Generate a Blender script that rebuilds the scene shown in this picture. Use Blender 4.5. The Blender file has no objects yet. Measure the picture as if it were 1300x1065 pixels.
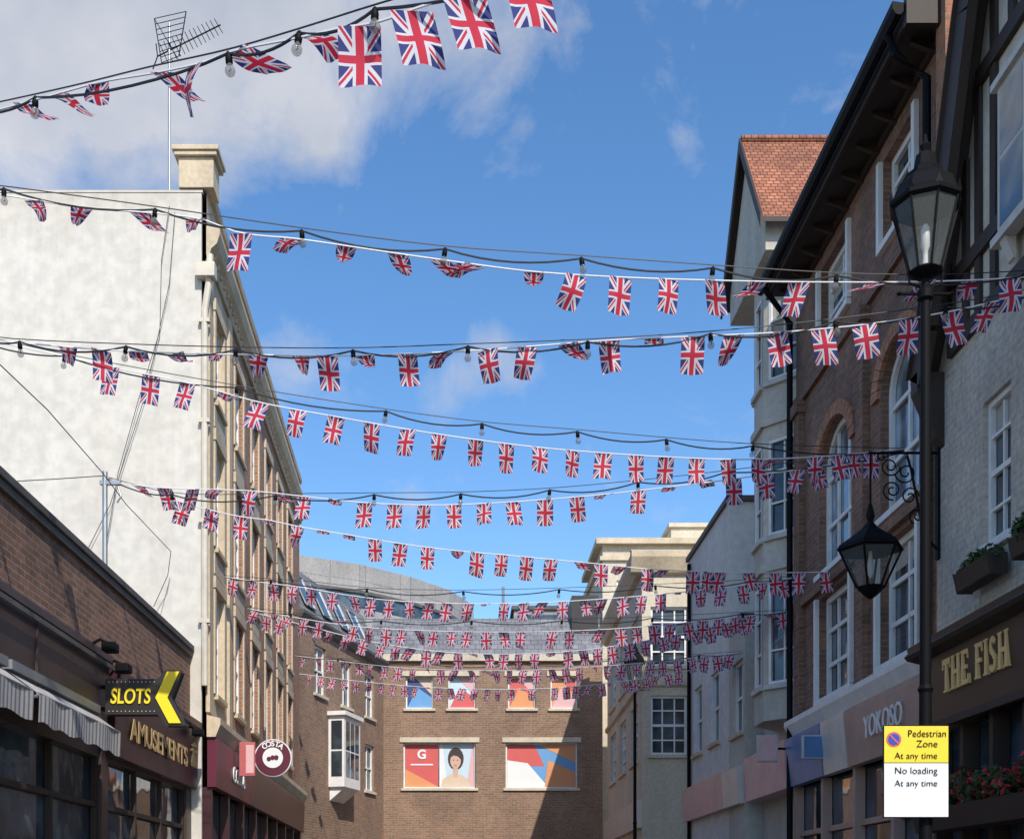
import bpy, math, random
from mathutils import Vector, Matrix
random.seed(7)
F=1500.;CX=590;CY=1140;EYE=1.6
def P(px,py,Y): return Vector(((px-CX)/F*Y,Y,EYE+(CY-py)/F*Y))
sc=bpy.context.scene
col=sc.collection
# ------------------------------------------------------------ materials
def newmat(n):
    m=bpy.data.materials.new(n);m.use_nodes=True
    nt=m.node_tree;b=nt.nodes['Principled BSDF'];return m,nt,b
def mixc(nt,fac,a,b,mode='MIX'):
    n=nt.nodes.new('ShaderNodeMix');n.data_type='RGBA';n.blend_type=mode
    for s,v in ((0,fac),(6,a),(7,b)):
        if hasattr(v,'is_linked') or hasattr(v,'links'): nt.links.new(v,n.inputs[s])
        else: n.inputs[s].default_value=v if s==0 else (*v,1) if len(v)==3 else v
    return n.outputs[2]
def ramp(nt,src,a,b,ca=(0,0,0),cb=(1,1,1)):
    r=nt.nodes.new('ShaderNodeValToRGB');nt.links.new(src,r.inputs[0])
    r.color_ramp.elements[0].position=a;r.color_ramp.elements[1].position=b
    r.color_ramp.elements[0].color=(*ca,1);r.color_ramp.elements[1].color=(*cb,1);return r.outputs[0]
def noisetex(nt,scale,detail=4,stretch=None,rough=.6):
    g=nt.nodes.new('ShaderNodeNewGeometry');src=g.outputs['Position']
    if stretch:
        mp=nt.nodes.new('ShaderNodeMapping');nt.links.new(src,mp.inputs[0]);mp.inputs['Scale'].default_value=stretch;src=mp.outputs[0]
    n=nt.nodes.new('ShaderNodeTexNoise');n.inputs['Scale'].default_value=scale;n.inputs['Detail'].default_value=detail;n.inputs['Roughness'].default_value=rough
    nt.links.new(src,n.inputs['Vector']);return n.outputs['Fac']
def bump(nt,b,src,strength=.3,dist=.01):
    bp=nt.nodes.new('ShaderNodeBump');bp.inputs['Strength'].default_value=strength;bp.inputs['Distance'].default_value=dist
    nt.links.new(src,bp.inputs['Height']);nt.links.new(bp.outputs[0],b.inputs['Normal'])
def plain(n,c,rough=.6,metal=0,var=.25,scale=3,streak=False,bmp=0):
    m,nt,b=newmat(n)
    f=noisetex(nt,scale,5,(1,1,.25) if streak else None)
    dark=tuple(x*(1-var) for x in c);li=tuple(min(1,x*(1+var*.35)) for x in c)
    out=ramp(nt,f,.3,.7,dark,li)
    if bmp or var>.2:
        f2=noisetex(nt,scale*9,2)
        out=mixc(nt,.25,out,ramp(nt,f2,.35,.65,tuple(x*.6 for x in c),tuple(min(1,x*1.2) for x in c)))
        if bmp: bump(nt,b,f2,bmp,.01)
    nt.links.new(out,b.inputs['Base Color']);b.inputs['Roughness'].default_value=rough;b.inputs['Metallic'].default_value=metal
    return m
def brickmat(n,c1,c2,mort,bw=.225,rh=.075,ms=.01,stain=.45,bs=.5,rough=.85,off=.5):
    m,nt,b=newmat(n)
    uv=nt.nodes.new('ShaderNodeUVMap')
    t=nt.nodes.new('ShaderNodeTexBrick');t.inputs['Scale'].default_value=1;t.inputs['Brick Width'].default_value=bw
    t.inputs['Row Height'].default_value=rh;t.inputs['Mortar Size'].default_value=ms;t.inputs['Mortar Smooth'].default_value=.3
    t.offset=off
    t.inputs['Color1'].default_value=(*c1,1);t.inputs['Color2'].default_value=(*c2,1);t.inputs['Mortar'].default_value=(*mort,1)
    nt.links.new(uv.outputs[0],t.inputs[0])
    st=ramp(nt,noisetex(nt,.8,5,(1,1,.6),.7),.3,.7,(1-stain,)*3,(1.15,1.12,1.08))
    o=mixc(nt,1.0,t.outputs['Color'],st,'MULTIPLY')
    o=mixc(nt,1.0,o,ramp(nt,noisetex(nt,14,2),.3,.7,(.76,.76,.78),(1.13,1.1,1.08)),'MULTIPLY')
    nt.links.new(o,b.inputs['Base Color']);b.inputs['Roughness'].default_value=rough
    bp=nt.nodes.new('ShaderNodeBump');bp.invert=True;bp.inputs['Strength'].default_value=bs;bp.inputs['Distance'].default_value=.012
    nt.links.new(t.outputs['Fac'],bp.inputs['Height']);nt.links.new(bp.outputs[0],b.inputs['Normal']);return m
def glassmat(n,c=(.02,.03,.04),rough=.04):
    m,nt,b=newmat(n)
    f=noisetex(nt,1.3,2)
    nt.links.new(ramp(nt,f,.4,.6,c,tuple(x*3+.02 for x in c)),b.inputs['Base Color'])
    b.inputs['Roughness'].default_value=rough;b.inputs['Specular IOR Level'].default_value=.9
    bump(nt,b,noisetex(nt,2.2,1),.12,.05);return m
BR=brickmat
brick_low=BR('brick_brown_low',(.33,.165,.105),(.21,.105,.07),(.28,.24,.19),stain=.45)
brick_red=BR('brick_red',(.42,.19,.105),(.31,.14,.08),(.38,.31,.24),stain=.3)
brick_dark=BR('brick_dark_red',(.33,.165,.105),(.21,.11,.075),(.27,.215,.17),stain=.55)
brick_or=BR('brick_orange',(.6,.26,.12),(.46,.18,.09),(.38,.29,.22))
brick_end=BR('brick_end',(.34,.2,.125),(.24,.145,.095),(.31,.265,.21),stain=.3)
brick_paint=BR('brick_painted_cream',(.57,.53,.46),(.54,.505,.44),(.49,.46,.4),stain=.3,bs=.3)
tile_red=BR('roof_tile_red',(.5,.2,.1),(.34,.12,.065),(.12,.05,.035),bw=.12,rh=.085,ms=.009,stain=.55,bs=.8)
slate=BR('roof_slate',(.25,.26,.28),(.18,.19,.21),(.09,.09,.1),bw=.25,rh=.18,ms=.01,stain=.4)
panel=BR('grey_panels',(.36,.35,.34),(.33,.32,.31),(.24,.23,.23),bw=1.6,rh=1.3,ms=.02,stain=.2,off=0)
white_render=plain('render_white',(.63,.595,.535),.9,var=.04,scale=.55,bmp=.1)
nt=white_render.node_tree;b=nt.nodes['Principled BSDF'];src=b.inputs['Base Color'].links[0].from_socket
pt=ramp(nt,noisetex(nt,.35,6,(1,1,1),.7),.42,.58,(.965,.96,.95),(1,1,1))
s2=ramp(nt,noisetex(nt,1.2,5,(3,3,.1),.7),.33,.6,(.94,.93,.91),(1,1,1))
g=nt.nodes.new('ShaderNodeNewGeometry');sp=nt.nodes.new('ShaderNodeSeparateXYZ');nt.links.new(g.outputs['Position'],sp.inputs[0])
n1=nt.nodes.new('ShaderNodeMath');n1.operation='MULTIPLY_ADD';nt.links.new(noisetex(nt,1.5,5,(3,3,.2),.7),n1.inputs[0]);n1.inputs[1].default_value=-2.2;nt.links.new(sp.outputs[2],n1.inputs[2])
mr=nt.nodes.new('ShaderNodeMapRange');nt.links.new(n1.outputs[0],mr.inputs[0]);mr.inputs[1].default_value=10.9;mr.inputs[2].default_value=12.0
s3=mixc(nt,mr.outputs[0],(1,1,1),(.87,.85,.82))
o=mixc(nt,1.0,src,pt,'MULTIPLY');o=mixc(nt,1.0,o,s2,'MULTIPLY');o=mixc(nt,1.0,o,s3,'MULTIPLY');nt.links.new(o,b.inputs['Base Color'])
stone=plain('stone_beige',(.6,.49,.34),.85,var=.32,scale=1.5,streak=True,bmp=.3)
stone2=plain('stone_pale',(.63,.55,.42),.85,var=.28,scale=1.2,streak=True,bmp=.3)
stucco=plain('stucco_grey',(.55,.51,.44),.9,var=.28,scale=1.1,streak=True,bmp=.3)
cream=plain('render_cream',(.6,.55,.46),.9,var=.25,scale=1,streak=True,bmp=.2)
grey_wall=plain('render_pale_grey',(.7,.68,.64),.9,var=.2,scale=.7,streak=True,bmp=.2)
wpaint=plain('paint_white',(.8,.79,.76),.5,var=.15,scale=4)
wdull=plain('paint_dull_white',(.55,.53,.49),.6,var=.2,scale=4)
timber=plain('timber_dark',(.04,.025,.018),.65,var=.4,scale=5,streak=True)
blackp=plain('paint_black',(.005,.005,.006),.6,var=.1,scale=8)
blackp.node_tree.nodes['Principled BSDF'].inputs['Specular IOR Level'].default_value=.12
lead=plain('lead_coping',(.11,.1,.09),.7,var=.4,scale=3)
fas_brown=plain('fascia_brown',(.055,.034,.028),.45,var=.25,scale=2)
fas_taupe=plain('fascia_taupe',(.46,.31,.25),.5,var=.2,scale=2)
fas_mar=plain('fascia_maroon',(.05,.014,.018),.4,var=.25,scale=2)
fas_costa=plain('fascia_dark_red',(.12,.014,.035),.4,var=.2)
fas_black=plain('fascia_black',(.028,.022,.018),.4,var=.3)
fas_blue=plain('fascia_blue',(.08,.2,.42),.4,var=.2)
fas_pink=plain('fascia_pink',(.68,.42,.4),.45,var=.15)
fas_cream=plain('fascia_cream',(.7,.62,.54),.45,var=.15)
fas_red=plain('fascia_red',(.5,.12,.12),.4,var=.15)
gold=plain('letter_gold',(.85,.57,.23),.4,var=.12,scale=8)
gold_dim=plain('letter_gold_dim',(.55,.37,.16),.5,var=.2,scale=8)
yellow=plain('sign_yellow',(.92,.68,.02),.4,var=.06,scale=4)
yel2=plain('plate_yellow',(.82,.62,.03),.45,var=.06,scale=4)
whitel=plain('letter_white',(.78,.78,.76),.4,var=.05)
blindm=plain('blind_cloth',(.42,.4,.36),.8,var=.2,scale=6)
galv=plain('galvanised_steel',(.36,.37,.38),.45,.7,var=.2)
creamp=plain('pipe_cream',(.62,.56,.45),.6,var=.2)
glass=glassmat('window_glass');glass2=glassmat('window_glass_pale',(.1,.13,.16),.08)
asphalt=plain('asphalt',(.055,.055,.055),.9,var=.3,scale=6,bmp=.4)
paving=BR('paving_slabs',(.3,.28,.25),(.25,.23,.21),(.12,.11,.1),bw=.6,rh=.45,ms=.008,stain=.3)
groundm=plain('ground_mat',(.2,.19,.17),.95,var=.3,scale=1)
awn=plain('awning_canvas',(.55,.53,.51),.85,var=.35,scale=5,streak=True)
nt=awn.node_tree;b=nt.nodes['Principled BSDF'];src=b.inputs['Base Color'].links[0].from_socket
uv=nt.nodes.new('ShaderNodeUVMap');w=nt.nodes.new('ShaderNodeTexWave');w.inputs['Scale'].default_value=3.2;nt.links.new(uv.outputs[0],w.inputs[0])
o=mixc(nt,1.0,src,ramp(nt,w.outputs['Fac'],.55,.75,(1,1,1),(.45,.42,.42)),'MULTIPLY');nt.links.new(o,b.inputs['Base Color'])
leafm=plain('leaf_green',(.06,.1,.025),.7,var=.5,scale=20)
leafd=plain('leaf_dark',(.03,.06,.018),.7,var=.5,scale=20)
flowr=plain('flower_red',(.55,.02,.04),.7,var=.15)
tapem=plain('tape_white',(.8,.8,.81),.7,var=.05)
cablem=plain('cable_black',(.012,.012,.014),.5,var=.1)
skin=plain('print_skin',(.62,.4,.3),.5,var=.05);hairm=plain('print_hair',(.05,.03,.024),.5,var=.15)
def cm(n,c,r=.45): return plain(n,c,r,var=.06)
c_navy=cm('print_navy',(.04,.07,.2));c_red=cm('print_red',(.62,.11,.1));c_or=cm('print_orange',(.7,.3,.12));c_pk=cm('print_pink',(.7,.42,.42))
c_bl=cm('print_blue',(.14,.34,.62));c_pu=cm('print_purple',(.24,.2,.45));c_lb=cm('print_pale_blue',(.55,.68,.76));c_bg=cm('print_beige',(.66,.52,.38))
m_lg,nt,b=newmat('lantern_glass');b.inputs['Base Color'].default_value=(.2,.22,.22,1);b.inputs['Roughness'].default_value=.06;b.inputs['Alpha'].default_value=.3
m_bg,nt,b=newmat('bulb_glass');b.inputs['Base Color'].default_value=(.25,.24,.22,1);b.inputs['Roughness'].default_value=.05;b.inputs['Alpha'].default_value=.4
# union flag cloth
flagm,nt,b=newmat('union_flag_cloth')
uv=nt.nodes.new('ShaderNodeUVMap');sp=nt.nodes.new('ShaderNodeSeparateXYZ');nt.links.new(uv.outputs[0],sp.inputs[0])
def M(op,a,c=None):
    n=nt.nodes.new('ShaderNodeMath');n.operation=op
    for i,v in enumerate((a,c)):
        if v is None: continue
        if isinstance(v,(int,float)): n.inputs[i].default_value=v
        else: nt.links.new(v,n.inputs[i])
    return n.outputs[0]
HX,HY=.5,.77
x=M('MULTIPLY',M('SUBTRACT',sp.outputs[0],.5),2*HX);y=M('MULTIPLY',M('SUBTRACT',sp.outputs[1],.5),2*HY)
ax=M('ABSOLUTE',x);ay=M('ABSOLUTE',y);nr=math.hypot(HX,HY)
d=M('DIVIDE',M('SUBTRACT',M('MULTIPLY',ax,HY),M('MULTIPLY',ay,HX)),nr)
k=M('SIGN',M('MULTIPLY',x,y));dk=M('MULTIPLY',d,k)
wsal=M('LESS_THAN',M('ABSOLUTE',d),.1)
rsal=M('MULTIPLY',M('LESS_THAN',dk,.062),M('GREATER_THAN',dk,-.004))
mn=M('MINIMUM',ax,ay);wc=M('LESS_THAN',mn,.175);rc=M('LESS_THAN',mn,.1)
RED=(.62,.03,.065);WH=(.74,.73,.76)
cc=mixc(nt,wsal,(.04,.052,.21),WH);cc=mixc(nt,rsal,cc,RED);cc=mixc(nt,wc,cc,WH);cc=mixc(nt,rc,cc,RED)
nt.links.new(cc,b.inputs['Base Color']);b.inputs['Roughness'].default_value=.8
tr=nt.nodes.new('ShaderNodeBsdfTranslucent');nt.links.new(cc,tr.inputs[0])
mx=nt.nodes.new('ShaderNodeMixShader');mx.inputs[0].default_value=.42
nt.links.new(b.outputs[0],mx.inputs[1]);nt.links.new(tr.outputs[0],mx.inputs[2]);nt.links.new(mx.outputs[0],nt.nodes['Material Output'].inputs[0])
# ------------------------------------------------------------ mesh builder
class Fr:
    def __init__(s,o,u,n): s.o=Vector(o);s.u=Vector(u).normalized();s.n=Vector(n).normalized()
    def p(s,u,d,z): return s.o+s.u*u+s.n*d+Vector((0,0,z))
W=Fr((0,0,0),(1,0,0),(0,1,0))
class MB:
    def __init__(s): s.v=[];s.f=[];s.m=[]
    def face(s,pts,mi=0):
        n=len(s.v);s.v+=[Vector(p) for p in pts];s.f.append(list(range(n,n+len(pts))));s.m.append(mi)
    def box(s,fr,u0,u1,d0,d1,z0,z1,mi=0):
        n=len(s.v)
        s.v+=[fr.p(u,d,z) for z in(z0,z1) for u,d in((u0,d0),(u1,d0),(u1,d1),(u0,d1))]
        for q in((0,3,2,1),(4,5,6,7),(0,1,5,4),(1,2,6,5),(2,3,7,6),(3,0,4,7)): s.f.append([n+i for i in q]);s.m.append(mi)
    def prof(s,fr,u0,u1,pr,mi=0):
        n=len(s.v);k=len(pr)
        s.v+=[fr.p(u0,d,z) for d,z in pr]+[fr.p(u1,d,z) for d,z in pr]
        for i in range(k): j=(i+1)%k;s.f.append([n+i,n+j,n+k+j,n+k+i]);s.m.append(mi)
        s.f.append([n+i for i in range(k)]);s.m.append(mi);s.f.append([n+k+i for i in reversed(range(k))]);s.m.append(mi)
    def slab(s,fr,pts,d0,d1,mi=0):
        n=len(s.v);k=len(pts)
        s.v+=[fr.p(u,d0,z) for u,z in pts]+[fr.p(u,d1,z) for u,z in pts]
        for i in range(k): j=(i+1)%k;s.f.append([n+i,n+j,n+k+j,n+k+i]);s.m.append(mi)
        s.f.append([n+i for i in range(k)]);s.m.append(mi);s.f.append([n+k+i for i in reversed(range(k))]);s.m.append(mi)
    def lathe(s,c,pr,n=16,mi=0,rot=0):
        c=Vector(c);b=len(s.v)
        for r,z in pr:
            for i in range(n):
                a=2*math.pi*i/n+rot;s.v.append(c+Vector((r*math.cos(a),r*math.sin(a),z)))
        for k in range(len(pr)-1):
            for i in range(n):
                j=(i+1)%n;s.f.append([b+k*n+i,b+k*n+j,b+(k+1)*n+j,b+(k+1)*n+i]);s.m.append(mi)
        s.f.append([b+i for i in range(n)]);s.m.append(mi)
        s.f.append([b+(len(pr)-1)*n+i for i in reversed(range(n))]);s.m.append(mi)
    def tube(s,pts,r,n=6,mi=0):
        pts=[Vector(p) for p in pts];b=len(s.v)
        for i,p in enumerate(pts):
            t=(pts[min(i+1,len(pts)-1)]-pts[max(i-1,0)]).normalized()
            a=t.cross(Vector((0,0,1)) if abs(t.z)<.9 else Vector((0,1,0))).normalized();c=t.cross(a)
            for k in range(n): an=2*math.pi*k/n+.785;s.v.append(p+a*(r*math.cos(an))+c*(r*math.sin(an)))
        for i in range(len(pts)-1):
            for k in range(n):
                j=(k+1)%n;s.f.append([b+i*n+k,b+i*n+j,b+(i+1)*n+j,b+(i+1)*n+k]);s.m.append(mi)
        s.f.append([b+k for k in range(n)]);s.m.append(mi);s.f.append([b+(len(pts)-1)*n+k for k in range(n)]);s.m.append(mi)
    def text(s,body,size,o,xd,yd,mi=0,ext=.008,shear=0,off=0,width=None):
        cu=bpy.data.curves.new('t','FONT');cu.body=body;cu.size=size;cu.extrude=ext;cu.align_x='CENTER';cu.align_y='CENTER';cu.shear=shear;cu.offset=off
        ob=bpy.data.objects.new('t',cu);col.objects.link(ob);bpy.context.view_layer.update()
        me=ob.evaluated_get(bpy.context.evaluated_depsgraph_get()).to_mesh()
        xd=Vector(xd).normalized();yd=Vector(yd).normalized();nd=xd.cross(yd);o=Vector(o);b=len(s.v)
        xs=[v.co.x for v in me.vertices];sx=width/(max(xs)-min(xs)) if width else 1
        s.v+=[o+xd*v.co.x*sx+yd*v.co.y+nd*v.co.z for v in me.vertices]
        for p in me.polygons: s.f.append([b+i for i in p.vertices]);s.m.append(mi)
        ob.evaluated_get(bpy.context.evaluated_depsgraph_get()).to_mesh_clear()
        bpy.data.objects.remove(ob);bpy.data.curves.remove(cu)
ORG={}
def tag(o,label,cat,group,kind):
    if label:o['label']=label
    if cat:o['category']=cat
    if group:o['group']=group
    if kind:o['kind']=kind
def thing(name,loc,label,cat,group=None):
    o=bpy.data.objects.new(name,None);o.empty_display_size=.3;o.location=loc;col.objects.link(o);ORG[o]=Vector(loc);tag(o,label,cat,group,None);return o
def mk(name,mb,mats,parent=None,label=None,cat=None,group=None,smooth=False,kind=None,bevel=0):
    if not isinstance(mats,(list,tuple)): mats=[mats]
    xs=[v.x for v in mb.v];ys=[v.y for v in mb.v];zs=[v.z for v in mb.v]
    org=Vector(((min(xs)+max(xs))/2,(min(ys)+max(ys))/2,min(zs)))
    me=bpy.data.meshes.new(name);me.from_pydata([v-org for v in mb.v],[],mb.f)
    for m in mats: me.materials.append(m)
    me.polygons.foreach_set('material_index',mb.m)
    uvl=me.uv_layers.new(name='UVMap')
    me.update()
    for p in me.polygons:
        n=p.normal;a=(abs(n.x),abs(n.y),abs(n.z))
        for li in p.loop_indices:
            v=me.vertices[me.loops[li].vertex_index].co+org
            if a[2]>.85: uvl.data[li].uv=(v.x,v.y)
            elif a[0]>a[1]: uvl.data[li].uv=(v.y,v.z)
            else: uvl.data[li].uv=(v.x,v.z)
    if smooth: me.polygons.foreach_set('use_smooth',[True]*len(me.polygons))
    o=bpy.data.objects.new(name,me);col.objects.link(o);ORG[o]=org
    if parent: o.parent=parent;o.location=org-ORG[parent]
    else:o.location=org
    if bevel:
        bv=o.modifiers.new('bevel','BEVEL');bv.width=bevel;bv.segments=2;bv.limit_method='ANGLE'
    tag(o,label,cat,group,kind);return o
# ------------------------------------------------------------ facade helpers
def wall(mb,fr,u0,u1,z0,z1,ops,dep=.16,mi=0,d=0):
    us=sorted({u0,u1,*[o[0] for o in ops],*[o[1] for o in ops]});zs=sorted({z0,z1,*[o[2] for o in ops],*[o[3] for o in ops]})
    for i in range(len(us)-1):
        for j in range(len(zs)-1):
            uc=(us[i]+us[i+1])/2;zc=(zs[j]+zs[j+1])/2
            if any(o[0]<uc<o[1] and o[2]<zc<o[3] for o in ops): continue
            mb.face([fr.p(us[i],d,zs[j]),fr.p(us[i+1],d,zs[j]),fr.p(us[i+1],d,zs[j+1]),fr.p(us[i],d,zs[j+1])],mi)
    for o in ops:
        a,b_,c,e=o[:4];arch=len(o)>4 and o[4]
        pts=outline(o)
        for i in range(len(pts)):
            p,q=pts[i],pts[(i+1)%len(pts)]
            mb.face([fr.p(p[0],d,p[1]),fr.p(q[0],d,q[1]),fr.p(q[0],d-dep,q[1]),fr.p(p[0],d-dep,p[1])],mi)
        if arch:
            ap=pts[2:]
            for i in range(len(ap)-1):
                p,q=ap[i],ap[i+1]
                mb.face([fr.p(p[0],d,p[1]),fr.p(q[0],d,q[1]),fr.p(q[0],d,e),fr.p(p[0],d,e)],mi)
def outline(o,ins=0):
    a,b_,c,e=o[0]+ins,o[1]-ins,o[2]+ins,o[3]-ins
    if len(o)>4 and o[4]:
        r=(b_-a)/2;rz=r*o[4];uc=(a+b_)/2
        return [(a,c),(b_,c)]+[(uc+r*math.cos(t),e-rz+rz*math.sin(t)) for t in [math.pi*i/12 for i in range(13)]]
    return [(a,c),(b_,c),(b_,e),(a,e)]
brnd=random.Random(3)
def window(fr,o,par,nx=2,nz=2,dep=.16,fm=None,gm=None,sill=True,sm=None,d=0,ft=.06,bt=.03,rail=.5,label=None,blind=True):
    fm=fm or wpaint;gm=gm or glass;sm=sm or stone
    g=MB();g.face([fr.p(u,d-dep+.03,z) for u,z in outline(o,.01)])
    w=mk('window',g,gm,par,label=label)
    m=MB();O=outline(o,.002);I=outline(o,ft)
    a,b_,c,e=o[:4];d0=d-dep+.035;d1=d-dep+.09
    arch=len(o)>4 and o[4]
    if blind and not arch and brnd.random()<.45:
        h=(e-c)*brnd.uniform(.2,.55);g=MB();n=14
        for i in range(n):
            ua=a+.03+(b_-a-.06)*i/n;ub=a+.03+(b_-a-.06)*(i+1)/n;k0=.003*(i%2);k1=.003*((i+1)%2)
            g.face([fr.p(ua,d-dep+.031+k0,e-.03),fr.p(ub,d-dep+.031+k1,e-.03),fr.p(ub,d-dep+.031+k1,e-h),fr.p(ua,d-dep+.031+k0,e-h)])
        mk('blind',g,blindm,w)
    for i in range(len(O)):
        j=(i+1)%len(O)
        m.face([fr.p(O[i][0],d1,O[i][1]),fr.p(O[j][0],d1,O[j][1]),fr.p(I[j][0],d1,I[j][1]),fr.p(I[i][0],d1,I[i][1])])
        m.face([fr.p(I[i][0],d1,I[i][1]),fr.p(I[j][0],d1,I[j][1]),fr.p(I[j][0],d0,I[j][1]),fr.p(I[i][0],d0,I[i][1])])
    top=e-ft-.02
    for i in range(1,nx):
        u=a+(b_-a)*i/nx;tt=top
        if arch:
            r=(b_-a)/2;q=(u-(a+b_)/2)/r;tt=e-r*o[4]+r*o[4]*math.sqrt(max(0,1-q*q))-.03
        m.box(fr,u-bt/2,u+bt/2,d0,d1-.02,c+ft,tt)
    for j in range(1,nz):
        z=c+(e-c)*j/nz
        th=bt*1.8 if abs(j/nz-rail)<.01 else bt
        ua,ub=a+ft,b_-ft
        if arch and z>e-(b_-a)/2*o[4]:
            r=(b_-a)/2;q=(z-(e-r*o[4]))/(r*o[4]);hw=r*math.sqrt(max(0,1-q*q))-.05;ua,ub=(a+b_)/2-hw,(a+b_)/2+hw
        m.box(fr,ua,ub,d0+.005,d1-.01,z-th/2,z+th/2)
    mk('window_frame',m,fm,w)
    if sill:
        s=MB();s.box(fr,a-.08,b_+.08,d-dep+.05,d+.07,c-.09,c-.002);mk('sill',s,sm,w,bevel=.008)
    return w
def body(m,fr,u0,u1,z0,z1,dep,mi=0,mr=None):
    mr=mi if mr is None else mr
    p=fr.p
    m.face([p(u0,0,z0),p(u0,-dep,z0),p(u0,-dep,z1),p(u0,0,z1)],mi)
    m.face([p(u1,0,z0),p(u1,-dep,z0),p(u1,-dep,z1),p(u1,0,z1)],mi)
    m.face([p(u0,-dep,z0),p(u1,-dep,z0),p(u1,-dep,z1),p(u0,-dep,z1)],mi)
    m.face([p(u0,0,z1),p(u1,0,z1),p(u1,-dep,z1),p(u0,-dep,z1)],mr)
def facade_text(name,body_,par,fr,u,d,z,size,mat,side,**k):
    m=MB();xd=fr.u if side=='L' else -fr.u
    m.text(body_,size,fr.p(u,d,z),xd,(0,0,1),**k);return mk(name,m,mat,par)
# ------------------------------------------------------------ setting
m=MB();m.face([(-400,-100,0),(400,-100,0),(400,700,0),(-400,700,0)]);mk('ground',m,groundm,kind='structure')
m=MB();m.face([(-2.4,-40,.004),(3.2,-40,.004),(3.2,39,.004),(-2.4,39,.004)]);mk('road',m,asphalt,kind='structure')
for a,b_ in((-4.4,-2.4),(3.2,5.15)):
    m=MB();m.box(W,a,b_,-40,39,.001,.12);mk('pavement',m,paving,kind='structure')
# ------------------------------------------------------------ LOW SHOP BUILDING
fl=Fr((-4.4,0,0),(0,1,0),(1,0,0))
T=thing('shop_building',(-4.4,12,0),'low brick shop building with dark fascias, awnings and brick parapet','building')
m=MB();body(m,fl,5,18.93,0,5.2,9,0,1);wall(m,fl,5,18.93,4.52,5.55,[],mi=0);m.box(fl,5,18.93,-.3,-.003,5.2,5.55,0)
for a,b_ in((5,5.3),(9.3,9.5),(14.25,14.5),(18.6,18.93)): m.box(fl,a,b_,-.2,.02,.1,4.5,2)
mk('wall',m,[brick_low,lead,fas_brown],T)
m=MB();m.box(fl,5,18.93,-.36,.07,5.552,5.64);m.box(fl,5,18.93,-.3,.045,5.46,5.55);mk('coping',m,lead,T,bevel=.01)
m=MB();m.prof(fl,5,14.2,[(0,3.65),(.1,3.65),(.13,4.42),(.17,4.42),(.17,4.5),(0,4.5)])
for u in(7.1,9.4,11.8): m.box(fl,u,u+.02,.1,.135,3.7,4.4)
mk('fascia',m,fas_brown,T,label='plain brown shop fascia')
m=MB();m.box(fl,5,14.2,.18,.2,4.33,4.38);mk('fascia_trim',m,lead,T)
m=MB();m.prof(fl,14.42,18.9,[(0,3.35),(.12,3.35),(.15,4.28),(.2,4.3),(.2,4.4),(0,4.45)])
mk('fascia',m,fas_mar,T,label='maroon fascia with gilt lettering')
facade_text('lettering','AMUSEMENTS',T,fl,16.55,.16,3.74,.4,gold_dim,'L',width=3.1,ext=.004,off=.007)
for u in(18.5,):
    m=MB()
    for a in range(5):
        t=math.pi*(.1+.2*a);c=fl.p(u+.12*math.cos(t),.16,3.86+.16*math.sin(t));m.lathe(c,[(.0,-.03),(.03,-.01),(.03,.01),(0,.03)],8)
    m.slab(fl,[(u-.1,3.66),(u+.1,3.66),(u+.14,3.72),(u,3.95),(u-.14,3.72)],.14,.165);mk('emblem',m,gold,T)
for a,b_ in((5.4,9.2),(9.55,14.2),(14.55,18.55)):
    m=MB();m.face([fl.p(a,-.1,.5),fl.p(b_,-.1,.5),fl.p(b_,-.1,3.3),fl.p(a,-.1,3.3)]);w=mk('shop_window',m,glass,T)
    m=MB()
    n=3
    for i in range(n+1): u=a+(b_-a)*i/n;m.box(fl,u-.03,u+.03,-.09,-.02,.5,3.3)
    m.box(fl,a,b_,-.09,-.025,2.7,2.76);m.box(fl,a,b_,-.2,-.01,.1,.5);mk('window_frame',m,timber,w)
    m=MB();m.box(fl,a,b_,-.2,0,3.3,3.648 if a<14 else 3.35);mk('lintel',m,fas_brown,w)
for a,b_ in((7.2,10.85),(11.0,13.6)):
    m=MB();n=24
    for i in range(n):
        u=a+(b_-a)*i/n;u2=a+(b_-a)*(i+1)/n
        z1=3.24+.018*math.sin(i*1.3);z2=3.24+.018*math.sin((i+1)*1.3);e1=.44+.012*math.sin(i*.8);e2=.44+.012*math.sin((i+1)*.8)
        m.face([fl.p(u,.14,3.72),fl.p(u2,.14,3.72),fl.p(u2,e2,3.5),fl.p(u,e1,3.5)])
        m.face([fl.p(u,e1,3.5),fl.p(u2,e2,3.5),fl.p(u2,e2-.01,z2),fl.p(u,e1-.01,z1)])
    aw=mk('awning',m,awn,T,label='short dirty white striped canvas awning')
    m=MB();m.box(fl,a-.03,b_+.03,.1,.2,3.73,3.82);m.tube([fl.p(a-.01,.1,3.45),fl.p(a-.01,.43,3.48)],.015);m.tube([fl.p(b_+.01,.1,3.45),fl.p(b_+.01,.43,3.48)],.015);m.tube([fl.p(a,.425,3.505),fl.p(b_,.425,3.505)],.018)
    mk('awning_frame',m,galv,aw)
def floodlight(fr,u,z,d=.18):
    T=thing('floodlight',fr.p(u,0,z),'small black floodlight on a bracket above a shop fascia','light','floodlights on shop fronts')
    m=MB();m.tube([fr.p(u,.1,z),fr.p(u,d+.1,z+.06),fr.p(u,d+.22,z)],.018);mk('bracket',m,blackp,T)
    m=MB();m.box(fr,u-.1,u+.1,d+.14,d+.3,z-.09,z+.02);mk('lamp_head',m,blackp,T,bevel=.02)
floodlight(fl,13.6,4.52,.1);floodlight(fl,14.32,4.42,.05);floodlight(fl,18.3,4.2,.05)
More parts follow.
